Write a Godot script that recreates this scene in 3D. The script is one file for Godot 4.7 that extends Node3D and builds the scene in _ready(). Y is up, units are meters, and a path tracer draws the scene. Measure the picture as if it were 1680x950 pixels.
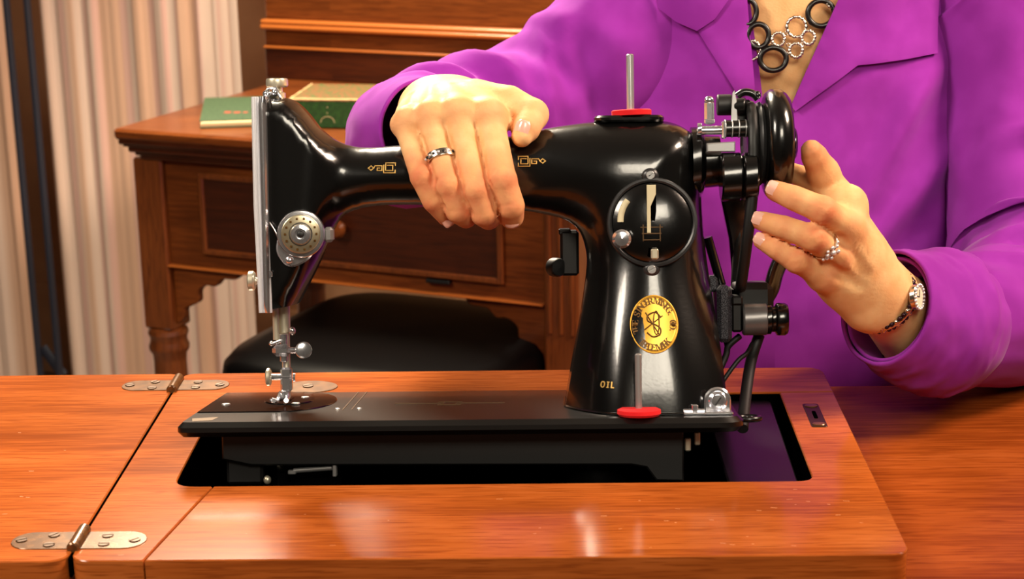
extends Node3D
# A black vintage sewing machine tilted back in its wooden table, a person in a purple shirt behind it, an old cabinet and curtains beyond.
# Table top is y = 0, the hinge line of the machine is z = 0, the floor is y = -0.76.

const FLOOR_Y := -0.76
const TILT := 12.0
var M := {}
var used := {}

# ---------------------------------------------------------------- geometry collector
class G:
	var v := PackedVector3Array()
	var n := PackedVector3Array()
	var c := PackedColorArray()
	var idx := PackedInt32Array()
	var colored := false
	var mark_v := 0
	var mark_i := 0
	func begin() -> void:
		mark_v = v.size(); mark_i = idx.size()
	func seal() -> void:   # turns a closed solid's faces outward (front faces run clockwise)
		if idx.size() == mark_i: return
		var mid := Vector3.ZERO
		for k in range(mark_v, v.size()): mid += v[k]
		mid /= max(1, v.size() - mark_v)
		var vol := 0.0
		for k in range(mark_i, idx.size(), 3):
			vol += (v[idx[k]] - mid).dot((v[idx[k + 1]] - mid).cross(v[idx[k + 2]] - mid))
		if vol > 0.0:
			for k in range(mark_i, idx.size(), 3):
				var t := idx[k + 1]; idx[k + 1] = idx[k + 2]; idx[k + 2] = t
		for k in range(mark_v, v.size()): n[k] = Vector3.ZERO
		for k in range(mark_i, idx.size(), 3):
			var a := idx[k]; var b := idx[k + 1]; var d := idx[k + 2]
			var fn := (v[d] - v[a]).cross(v[b] - v[a])
			n[a] += fn; n[b] += fn; n[d] += fn
		for k in range(mark_v, v.size()):
			n[k] = n[k].normalized() if n[k].length_squared() > 0.0 else Vector3.UP
		begin()
	func weld(eps := 1e-6) -> void:   # normals of coincident vertices of the last open solid are shared on seal: call before seal
		var seen := {}
		var map := PackedInt32Array(); map.resize(v.size() - mark_v)
		for k in range(mark_v, v.size()):
			var key := Vector3i((v[k] / eps / 50.0).round())
			if not seen.has(key): seen[key] = k
			map[k - mark_v] = seen[key]
		for k in range(mark_i, idx.size()): idx[k] = map[idx[k] - mark_v]
	func add(p: Vector3, col := Color.WHITE) -> int:
		v.append(p); n.append(Vector3.ZERO); c.append(col)
		return v.size() - 1
	func tri(a: int, b: int, d: int) -> void:
		idx.append(a); idx.append(b); idx.append(d)
	func quad(a: int, b: int, d: int, e: int) -> void:
		tri(a, b, d); tri(a, d, e)

func grid(g: G, rows: Array, close_u := false, close_v := false, cols: Array = []) -> void:
	var base := g.v.size(); var w: int = rows[0].size(); var h := rows.size()
	for r in h:
		for k in w: g.add(rows[r][k], cols[r][k] if cols.size() > 0 else Color.WHITE)
	for r in (h if close_v else h - 1):
		for k in (w if close_u else w - 1):
			var a := base + r * w + k; var b := base + r * w + (k + 1) % w
			var d := base + ((r + 1) % h) * w + (k + 1) % w; var e := base + ((r + 1) % h) * w + k
			g.quad(a, b, d, e)

func fan(g: G, ring: PackedVector3Array, col := Color.WHITE) -> void:
	var mid := Vector3.ZERO
	for p in ring: mid += p
	var m := g.add(mid / ring.size(), col); var first := g.v.size()
	for p in ring: g.add(p, col)
	for k in ring.size(): g.tri(m, first + k, first + (k + 1) % ring.size())

func axis_xf(at: Vector3, dir: Vector3) -> Transform3D:   # a frame whose y axis is dir
	var y := dir.normalized(); var h := Vector3.RIGHT if abs(y.x) < 0.8 else Vector3.BACK
	var z := h.cross(y).normalized(); var x := y.cross(z).normalized()
	return Transform3D(Basis(x, y, z), at)

func lathe(g: G, prof: Array, xf: Transform3D, seg := 28, sx := 1.0, sz := 1.0) -> void:   # prof: (radius, height)
	g.begin()
	var strips := [[prof[0]]]
	for k in range(1, prof.size()):
		strips[-1].append(prof[k])
		if k < prof.size() - 1:
			var a: Vector2 = (prof[k] - prof[k - 1]).normalized(); var b: Vector2 = (prof[k + 1] - prof[k]).normalized()
			if a.dot(b) < 0.8: strips.append([prof[k]])
	for s in strips:
		var rows := []
		for p in s:
			var row := PackedVector3Array()
			for k in seg:
				var t := TAU * k / seg
				row.append(xf * Vector3(p.x * cos(t) * sx, p.y, p.x * sin(t) * sz))
			rows.append(row)
		grid(g, rows, true)
	g.seal()

func cyl(g: G, a: Vector3, b: Vector3, r: float, seg := 20, bev := -1.0) -> void:
	var h := a.distance_to(b); var e: float = min(r, h * 0.5) * 0.15 if bev < 0.0 else bev
	lathe(g, [Vector2(0, 0), Vector2(r - e, 0), Vector2(r, e), Vector2(r, h - e), Vector2(r - e, h), Vector2(0, h)], axis_xf(a, b - a), seg)

func ball(g: G, at: Vector3, r: Vector3, basis := Basis(), seg := 18, rings := 10) -> void:
	g.begin()
	var rows := []
	for j in rings + 1:
		var ph := PI * j / rings; var row := PackedVector3Array()
		for k in seg:
			var t := TAU * k / seg
			row.append(at + basis * (Vector3(sin(ph) * cos(t), cos(ph), sin(ph) * sin(t)) * r))
		rows.append(row)
	grid(g, rows, true)
	g.seal()

func torus(g: G, xf: Transform3D, rx: float, rz: float, r: float, seg := 28, sec := 10, bump := 0.0, bumps := 0) -> void:   # lies in xf's xz plane
	g.begin()
	var rows := []
	for k in seg:
		var t := TAU * k / seg; var row := PackedVector3Array()
		var rr := r * (1.0 + bump * cos(t * bumps))
		for j in sec:
			var s := TAU * j / sec
			row.append(xf * Vector3((rx + rr * cos(s)) * cos(t), rr * sin(s), (rz + rr * cos(s)) * sin(t)))
		rows.append(row)
	grid(g, rows, true, true)
	g.seal()

func smooth_path(pts: Array, per := 6) -> Array:   # Catmull-Rom through Vector3 or Vector2 points
	var out := []
	for k in pts.size() - 1:
		var p0 = pts[max(k - 1, 0)]; var p1 = pts[k]; var p2 = pts[k + 1]; var p3 = pts[min(k + 2, pts.size() - 1)]
		for j in per: out.append(p1.cubic_interpolate(p2, p0, p3, float(j) / per))
	out.append(pts[-1])
	return out

func tube(g: G, pts: Array, radii, seg := 10, closed := false, flat := 1.0, up := Vector3.ZERO) -> void:   # radii: a number or one per point; flat squeezes across
	g.begin()
	var rows := []; var prev := up
	var m := pts.size()
	for k in m:
		var t: Vector3 = (pts[(k + 1) % m] - pts[(k - 1 + m) % m]) if closed else (pts[min(k + 1, m - 1)] - pts[max(k - 1, 0)])
		t = t.normalized()
		if prev == Vector3.ZERO: prev = Vector3.UP if abs(t.y) < 0.9 else Vector3.RIGHT
		var b := (up if up != Vector3.ZERO else prev)
		b = (b - t * b.dot(t)).normalized(); prev = b
		var s := t.cross(b); var r: float = radii[k] if radii is Array else radii
		var row := PackedVector3Array()
		for j in seg:
			var a := TAU * j / seg
			row.append(pts[k] + b * cos(a) * r + s * sin(a) * r * flat)
		rows.append(row)
	grid(g, rows, true, closed)
	if not closed:
		fan(g, rows[0]); fan(g, rows[-1])
		# make the fans' winding agree with the sides
		_fix_fans(g, seg)
	g.seal()

func _fix_fans(g: G, seg: int) -> void:
	var last := g.idx.size()
	for k in range(last - seg * 6, last - seg * 3, 3):   # the first cap must run against the last one
		var t := g.idx[k + 1]; g.idx[k + 1] = g.idx[k + 2]; g.idx[k + 2] = t

func box(g: G, c: Vector3, s: Vector3, bev := 0.001, xf := Transform3D()) -> void:
	g.begin()
	var h := s * 0.5; var e: float = min(bev, min(h.x, min(h.y, h.z)) * 0.9); var i := h - Vector3(e, e, e)
	var faces := []
	for ax in 3:
		for sg in [-1.0, 1.0]:
			var b := (ax + 1) % 3; var d := (ax + 2) % 3; var q := PackedVector3Array()
			for k in 4:
				var p := Vector3.ZERO
				p[ax] = sg * h[ax]; p[b] = i[b] * (1.0 if k == 1 or k == 2 else -1.0); p[d] = i[d] * (1.0 if k >= 2 else -1.0)
				q.append(p)
			faces.append(q)
	for ax in 3:
		var b := (ax + 1) % 3; var d := (ax + 2) % 3
		for sb in [-1.0, 1.0]:
			for sd in [-1.0, 1.0]:
				var q := PackedVector3Array()
				for k in 4:
					var p := Vector3.ZERO
					p[ax] = i[ax] * (1.0 if k == 1 or k == 2 else -1.0)
					p[b] = sb * (h[b] if k < 2 else i[b]); p[d] = sd * (i[d] if k < 2 else h[d])
					q.append(p)
				faces.append(q)
	for sx in [-1.0, 1.0]:
		for sy in [-1.0, 1.0]:
			for sz in [-1.0, 1.0]:
				faces.append(PackedVector3Array([Vector3(sx * h.x, sy * i.y, sz * i.z), Vector3(sx * i.x, sy * h.y, sz * i.z), Vector3(sx * i.x, sy * i.y, sz * h.z)]))
	for q in faces:
		var nn: Vector3 = (q[1] - q[0]).cross(q[2] - q[0]); var m := Vector3.ZERO
		for p in q: m += p
		var flip := nn.dot(m) > 0.0
		var f := g.v.size()
		for p in q: g.add(xf * (c + p))
		for k in range(1, q.size() - 1):
			if flip: g.tri(f, f + k + 1, f + k)
			else: g.tri(f, f + k, f + k + 1)
	g.seal()

func inset(poly: PackedVector2Array, e: float) -> PackedVector2Array:
	var out := PackedVector2Array(); var m := poly.size()
	var s := 1.0 if not Geometry2D.is_polygon_clockwise(poly) else -1.0
	for k in m:
		var a := (poly[k] - poly[(k - 1 + m) % m]).normalized(); var b := (poly[(k + 1) % m] - poly[k]).normalized()
		var na := Vector2(-a.y, a.x) * s; var nb := Vector2(-b.y, b.x) * s
		var d := na + nb
		out.append(poly[k] + d * (e / max(0.35, 1.0 + na.dot(nb))))
	return out

# y-up convention: polygon (x, y) goes to xf * (x, y, 0..depth)
func extrude(g: G, poly: PackedVector2Array, depth: float, xf := Transform3D(), bev := 0.0) -> void:
	if poly[0].distance_to(poly[-1]) < 1e-6: poly = poly.slice(0, poly.size() - 1)
	if not Geometry2D.is_polygon_clockwise(poly): poly.reverse()
	g.begin()
	var rings := [[poly, 0.0], [poly, depth]]
	if bev > 0.0:
		var ins := inset(poly, bev)
		rings = [[ins, 0.0], [poly, bev], [poly, depth - bev], [ins, depth]]
	var m := poly.size()
	for r in rings.size() - 1:
		var start := -1
		for k in m:
			var k2 := (k + 1) % m
			var q := [[r, k], [r, k2], [r + 1, k2], [r + 1, k]]; var f := g.v.size()
			for w in q:
				var p: Vector2 = rings[w[0]][0][w[1]]
				g.add(xf * Vector3(p.x, p.y, rings[w[0]][1]))
			g.quad(f, f + 1, f + 2, f + 3)
			start = f
	var sharp := _smooth_sides(g, m, rings.size() - 1)
	for e in [0, rings.size() - 1]:
		var pl: PackedVector2Array = rings[e][0]
		var t := Geometry2D.triangulate_polygon(pl); var f := g.v.size()
		for p in pl: g.add(xf * Vector3(p.x, p.y, rings[e][1]))
		for k in range(0, t.size(), 3):
			var A := pl[t[k]]; var B := pl[t[k + 1]]; var C := pl[t[k + 2]]
			var ccw := (B - A).cross(C - A) > 0.0
			# side quads of a clockwise outline face inward or outward alike: caps follow them
			if ccw == (e == 0): g.tri(f + t[k], f + t[k + 1], f + t[k + 2])
			else: g.tri(f + t[k], f + t[k + 2], f + t[k + 1])
	g.seal()

func _smooth_sides(g: G, m: int, bands: int) -> bool:   # joins neighbouring side quads where the outline bends little
	for b in bands:
		for k in m:
			var f := g.mark_v + (b * m + k) * 4; var f2 := g.mark_v + (b * m + (k + 1) % m) * 4
			var d1 := (g.v[f + 1] - g.v[f]).normalized(); var d2 := (g.v[f2 + 1] - g.v[f2]).normalized()
			if d1.dot(d2) > 0.8:
				for t in range(g.mark_i + (b * m + (k + 1) % m) * 6, g.mark_i + (b * m + (k + 1) % m) * 6 + 6):
					if g.idx[t] == f2: g.idx[t] = f + 1
					elif g.idx[t] == f2 + 3: g.idx[t] = f + 2
	return true

func rrect(w: float, h: float, r: float, at := Vector2.ZERO, seg := 6) -> PackedVector2Array:
	var out := PackedVector2Array()
	for q in 4:
		var cx := (w * 0.5 - r) * (1.0 if q == 0 or q == 3 else -1.0); var cy := (h * 0.5 - r) * (1.0 if q < 2 else -1.0)
		for k in seg + 1:
			var t := PI * 0.5 * (q + float(k) / seg)
			out.append(at + Vector2(cx + cos(t) * r, cy + sin(t) * r))
	return out

func round_corner(poly: Array, seg := 6) -> PackedVector2Array:   # entries: Vector3(x, y, radius)
	var out := PackedVector2Array(); var m := poly.size()
	for k in m:
		var p := Vector2(poly[k].x, poly[k].y); var r: float = poly[k].z
		if r <= 0.0: out.append(p); continue
		var a := (Vector2(poly[(k - 1 + m) % m].x, poly[(k - 1 + m) % m].y) - p).normalized()
		var b := (Vector2(poly[(k + 1) % m].x, poly[(k + 1) % m].y) - p).normalized()
		for j in seg + 1:
			var t := float(j) / seg
			out.append((p + a * r).lerp(p, t).lerp(p.lerp(p + b * r, t), t))
	return out

# ---------------------------------------------------------------- distance field meshed as surface nets
class Field:
	var o: Vector3
	var h: float
	var nx: int
	var ny: int
	var nz: int
	var d := PackedFloat32Array()
	func _init(lo: Vector3, hi: Vector3, cell: float) -> void:
		o = lo; h = cell
		nx = int((hi.x - lo.x) / cell) + 2; ny = int((hi.y - lo.y) / cell) + 2; nz = int((hi.z - lo.z) / cell) + 2
		d.resize(nx * ny * nz); d.fill(1.0)
	func span(lo: Vector3, hi: Vector3) -> Array:
		var a := ((lo - o) / h).floor(); var b := ((hi - o) / h).ceil()
		return [clampi(int(a.x), 0, nx - 1), clampi(int(a.y), 0, ny - 1), clampi(int(a.z), 0, nz - 1), clampi(int(b.x), 0, nx - 1), clampi(int(b.y), 0, ny - 1), clampi(int(b.z), 0, nz - 1)]
	func cap(a: Vector3, b: Vector3, ra: float, rb: float, k := 0.004) -> void:
		var m: float = max(ra, rb) + k + h * 3.0; var e := Vector3(m, m, m)
		var s := span(a.min(b) - e, a.max(b) + e)
		var ab := b - a; var il := 1.0 / maxf(ab.length_squared(), 1e-12); var dr := rb - ra; var ik := 1.0 / k; var k4 := k * 0.25
		for z in range(s[2], s[5] + 1):
			for y in range(s[1], s[4] + 1):
				var q := o + Vector3(s[0], y, z) * h; var i := (z * ny + y) * nx + s[0] as int
				for x in range(s[0], s[3] + 1):
					var pa := q - a; var t := clampf(pa.dot(ab) * il, 0.0, 1.0)
					var w := (pa - ab * t).length() - ra - dr * t
					var u := d[i]; var f: float = maxf(k - absf(u - w), 0.0) * ik
					d[i] = minf(u, w) - f * f * k4
					q.x += h; i += 1
	func ell(c: Vector3, r: Vector3, bs := Basis(), k := 0.004, dig := false) -> void:
		var m: float = max(r.x, max(r.y, r.z)) + k + h * 3.0; var e := Vector3(m, m, m); var s := span(c - e, c + e); var inv := bs.inverse()
		for z in range(s[2], s[5] + 1):
			for y in range(s[1], s[4] + 1):
				var q := o + Vector3(s[0], y, z) * h; var i := (z * ny + y) * nx + s[0] as int
				for x in range(s[0], s[3] + 1):
					var p := inv * (q - c); var pr := p / r; var k0 := pr.length(); var k1 := (pr / r).length()
					var w := k0 * (k0 - 1.0) / maxf(k1, 1e-6)
					var u := d[i]
					if dig:
						var f: float = maxf(k - absf(u + w), 0.0) / k
						d[i] = maxf(u, -w) + f * f * k * 0.25
					else:
						var f: float = maxf(k - absf(u - w), 0.0) / k
						d[i] = minf(u, w) - f * f * k * 0.25
					q.x += h; i += 1
	func groove(a: Vector3, b: Vector3, r: float, depth: float) -> void:   # a soft crease along a segment
		var e := Vector3(r, r, r); var s := span(a.min(b) - e, a.max(b) + e); var ab := b - a; var il := 1.0 / maxf(ab.length_squared(), 1e-12)
		for z in range(s[2], s[5] + 1):
			for y in range(s[1], s[4] + 1):
				for x in range(s[0], s[3] + 1):
					var q := o + Vector3(x, y, z) * h; var t := clampf((q - a).dot(ab) * il, 0.0, 1.0); var l := (q - a - ab * t).length() / r
					if l < 1.0: d[(z * ny + y) * nx + x] += depth * (1.0 - l * l) * (1.0 - l * l)
	func mesh(g: G, tint: Callable, xf := Transform3D()) -> void:
		var cell := PackedInt32Array(); cell.resize(nx * ny * nz); cell.fill(-1)
		var off := PackedInt32Array([0, 1, nx, nx + 1, nx * ny, nx * ny + 1, nx * ny + nx, nx * ny + nx + 1])
		var ea := PackedInt32Array([0, 2, 4, 6, 0, 1, 4, 5, 0, 1, 2, 3]); var eb := PackedInt32Array([1, 3, 5, 7, 2, 3, 6, 7, 4, 5, 6, 7])
		var at := [Vector3(0, 0, 0), Vector3(1, 0, 0), Vector3(0, 1, 0), Vector3(1, 1, 0), Vector3(0, 0, 1), Vector3(1, 0, 1), Vector3(0, 1, 1), Vector3(1, 1, 1)]
		var w := PackedFloat32Array(); w.resize(8)
		for z in nz - 1:
			for y in ny - 1:
				var i := (z * ny + y) * nx
				for x in nx - 1:
					var first := d[i]
					if first < h * 3.0 and first > -h * 3.0:
						var mask := 0
						for k in 8:
							w[k] = d[i + off[k]]
							if w[k] < 0.0: mask |= 1 << k
						if mask != 0 and mask != 255:
							var sum := Vector3.ZERO; var cnt := 0
							for k in 12:
								var a := w[ea[k]]; var b := w[eb[k]]
								if (a < 0.0) != (b < 0.0):
									sum += at[ea[k]].lerp(at[eb[k]], a / (a - b)); cnt += 1
							var p := o + (Vector3(x, y, z) + sum / cnt) * h
							cell[i] = g.add(xf * p, tint.call(p))
							var gr := Vector3(w[1] + w[3] + w[5] + w[7] - w[0] - w[2] - w[4] - w[6], w[2] + w[3] + w[6] + w[7] - w[0] - w[1] - w[4] - w[5], w[4] + w[5] + w[6] + w[7] - w[0] - w[1] - w[2] - w[3])
							g.n[cell[i]] = (xf.basis * gr).normalized()
					i += 1
		var sx := 1; var sy := nx; var sz := nx * ny
		for z in range(1, nz - 1):
			for y in range(1, ny - 1):
				var i := (z * ny + y) * nx
				for x in range(1, nx - 1):
					var j := i + x
					if cell[j] >= 0:
						var a := d[j] < 0.0
						if a != (d[j + sx] < 0.0): face(g, cell[j], cell[j - sy], cell[j - sy - sz], cell[j - sz], a)
						if a != (d[j + sy] < 0.0): face(g, cell[j], cell[j - sz], cell[j - sz - sx], cell[j - sx], a)
						if a != (d[j + sz] < 0.0): face(g, cell[j], cell[j - sx], cell[j - sx - sy], cell[j - sy], a)
	func face(g: G, a: int, b: int, c: int, e: int, inside: bool) -> void:
		if a < 0 or b < 0 or c < 0 or e < 0: return
		# clockwise fronts: agree with the outward normal
		var fn := (g.v[b] - g.v[a]).cross(g.v[c] - g.v[a])
		if fn.dot(g.n[a] + g.n[c]) > 0.0: g.tri(a, c, b); g.tri(a, e, c)
		else: g.tri(a, b, c); g.tri(a, c, e)

# ---------------------------------------------------------------- scene helpers
func numbered(called: String) -> String:
	if not used.has(called): used[called] = 0; return called
	used[called] += 1
	return "%s_%03d" % [called, used[called]]

func thing(called: String, label: String, category: String, at := Vector3.ZERO, group := "") -> Node3D:
	var o := Node3D.new(); o.name = numbered(called); add_child(o); o.position = at
	return tag(o, label, category, group)

func tag(o: Node3D, label: String, category := "", group := "", kind := "") -> Node3D:
	if label: o.set_meta("label", label)
	if category: o.set_meta("category", category)
	if group: o.set_meta("group", group)
	if kind: o.set_meta("kind", kind)
	return o

func obj(called: String, g: G, mat: Material, parent: Node3D = self, world := true) -> MeshInstance3D:
	var a := []; a.resize(Mesh.ARRAY_MAX)
	a[Mesh.ARRAY_VERTEX] = g.v; a[Mesh.ARRAY_NORMAL] = g.n; a[Mesh.ARRAY_INDEX] = g.idx
	if g.colored: a[Mesh.ARRAY_COLOR] = g.c
	var me := ArrayMesh.new(); me.add_surface_from_arrays(Mesh.PRIMITIVE_TRIANGLES, a)
	var o := MeshInstance3D.new(); o.mesh = me; o.material_override = mat
	o.name = numbered(called) if parent == self else called
	parent.add_child(o, true)
	if parent != self and world:
		var p: Node3D = parent; var t := Transform3D()
		while p != self: t = p.transform * t; p = p.get_parent()
		o.transform = t.affine_inverse()
	return o

func struct(called: String, g: G, mat: Material, label := "") -> MeshInstance3D:
	var o := obj(called, g, mat)
	tag(o, label, "", "", "structure")
	return o

func letters(g: G, text: String, size: float, depth: float, xf: Transform3D, font := "Droid Sans", bold := false) -> void:   # centred on xf, facing +z
	var f := SystemFont.new(); f.font_names = PackedStringArray([font]); f.font_weight = 700 if bold else 400
	var t := TextMesh.new(); t.text = text; t.font = f; t.font_size = 64; t.pixel_size = size / 64.0; t.depth = depth; t.curve_step = 2.0
	var a := t.get_mesh_arrays()
	if a.size() == 0 or a[Mesh.ARRAY_VERTEX] == null: return
	var base := g.v.size()
	var vs: PackedVector3Array = a[Mesh.ARRAY_VERTEX]; var ns: PackedVector3Array = a[Mesh.ARRAY_NORMAL]
	for k in vs.size():
		g.v.append(xf * vs[k]); g.n.append((xf.basis * ns[k]).normalized()); g.c.append(Color.WHITE)
	if a[Mesh.ARRAY_INDEX] != null:
		for k in a[Mesh.ARRAY_INDEX]: g.idx.append(base + k)
	else:
		for k in vs.size(): g.idx.append(base + k)

func mat(col: Color, rough := 0.5, metal := 0.0, coat := 0.0) -> StandardMaterial3D:
	var m := StandardMaterial3D.new(); m.albedo_color = col; m.roughness = rough; m.metallic = metal
	if coat > 0.0: m.clearcoat_enabled = true; m.clearcoat = coat; m.clearcoat_roughness = 0.08
	return m

func c8(r: int, g: int, b: int) -> Color: return Color8(r, g, b)

func wood_image(sd: int, dark: Color, mid: Color, light: Color, along_y := false, w := 1024, h := 1024, fine := 1.0) -> ImageTexture:
	var big := FastNoiseLite.new(); big.seed = sd; big.frequency = 0.004; big.fractal_octaves = 3
	var fib := FastNoiseLite.new(); fib.seed = sd + 1; fib.frequency = 0.03; fib.fractal_octaves = 3
	var pore := FastNoiseLite.new(); pore.seed = sd + 2; pore.frequency = 0.12; pore.fractal_octaves = 2
	var buf := PackedByteArray(); buf.resize(w * h * 3); var i := 0
	for y in h:
		for x in w:
			var u := float(x); var v := float(y)
			if along_y: u = float(y); v = float(x)
			var warp := big.get_noise_2d(u * 0.6, v * 2.0)
			var band := sin(v * 0.055 * fine + warp * 9.0) * 0.5 + 0.5
			var f := fib.get_noise_2d(u * 0.3, v * 4.5)
			var p := pore.get_noise_2d(u * 0.16, v * 2.4)
			var t := clampf(0.5 + warp * 0.55 + (band - 0.5) * 0.16 + f * 0.40, 0.0, 1.0)
			var c := dark.lerp(mid, t * 2.0) if t < 0.5 else mid.lerp(light, t * 2.0 - 1.0)
			if p > 0.20: c = c.lerp(dark, minf((p - 0.20) * 2.6, 0.7))
			buf[i] = int(clampf(c.r, 0, 1) * 255.0); buf[i + 1] = int(clampf(c.g, 0, 1) * 255.0); buf[i + 2] = int(clampf(c.b, 0, 1) * 255.0); i += 3
	return ImageTexture.create_from_image(Image.create_from_data(w, h, false, Image.FORMAT_RGB8, buf))

func noise_tex(sd: int, freq: float, cols: Array, offs: Array, as_normal := false, bump := 2.0, size := 512) -> NoiseTexture2D:
	var n := FastNoiseLite.new(); n.seed = sd; n.frequency = freq; n.fractal_octaves = 4
	var t := NoiseTexture2D.new(); t.width = size; t.height = size; t.seamless = true; t.noise = n
	if as_normal: t.as_normal_map = true; t.bump_strength = bump
	elif cols.size() > 0:
		var gr := Gradient.new(); gr.offsets = PackedFloat32Array(offs); gr.colors = PackedColorArray(cols); t.color_ramp = gr
	return t

func tri_tex(m: StandardMaterial3D, tex: Texture2D, scale: Vector3, offset := Vector3(0.5, 0.5, 0.5), world := false) -> StandardMaterial3D:
	m.albedo_texture = tex; m.uv1_triplanar = true; m.uv1_scale = scale; m.uv1_offset = offset; m.uv1_world_triplanar = world; m.uv1_triplanar_sharpness = 8.0
	return m

func area(called: String, at: Vector3, aim: Vector3, size: Vector2, energy: float, col: Color) -> void:   # a studio soft box: housing, glowing cloth front and its light
	var xf := Transform3D(Basis.looking_at(aim - at), at)
	var t := thing("studio_softbox", called, "studio light", at)
	var g := G.new(); box(g, Vector3(0, 0, 0.06), Vector3(size.x + 0.04, size.y + 0.04, 0.1), 0.01, xf); obj("housing", g, M.stand, t)
	g = G.new(); box(g, Vector3(0, 0, 0.005), Vector3(size.x, size.y, 0.006), 0.001, xf); obj("diffuser_light", g, M.glow, t)
	g = G.new(); var foot := Vector3(at.x, FLOOR_Y, at.z) + xf.basis.z * 0.12
	if at.z < 0.0: cyl(g, at + xf.basis.z * 0.08, Vector3(foot.x, 1.8, foot.z), 0.014)   # hung from the ceiling
	else:
		cyl(g, foot, Vector3(foot.x, at.y, foot.z), 0.014); cyl(g, foot, foot + Vector3(0, 0.02, 0), 0.2)
	obj("light_stand", g, M.stand, t)
	var l := AreaLight3D.new(); l.name = "softbox_light"; add_child(l, true); l.transform = Transform3D(xf.basis, at + xf.basis * Vector3(0, 0, -0.01))
	l.area_size = size; l.light_energy = energy; l.light_color = col; l.shadow_enabled = true; l.area_range = 12.0; l.area_attenuation = 2.0

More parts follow.
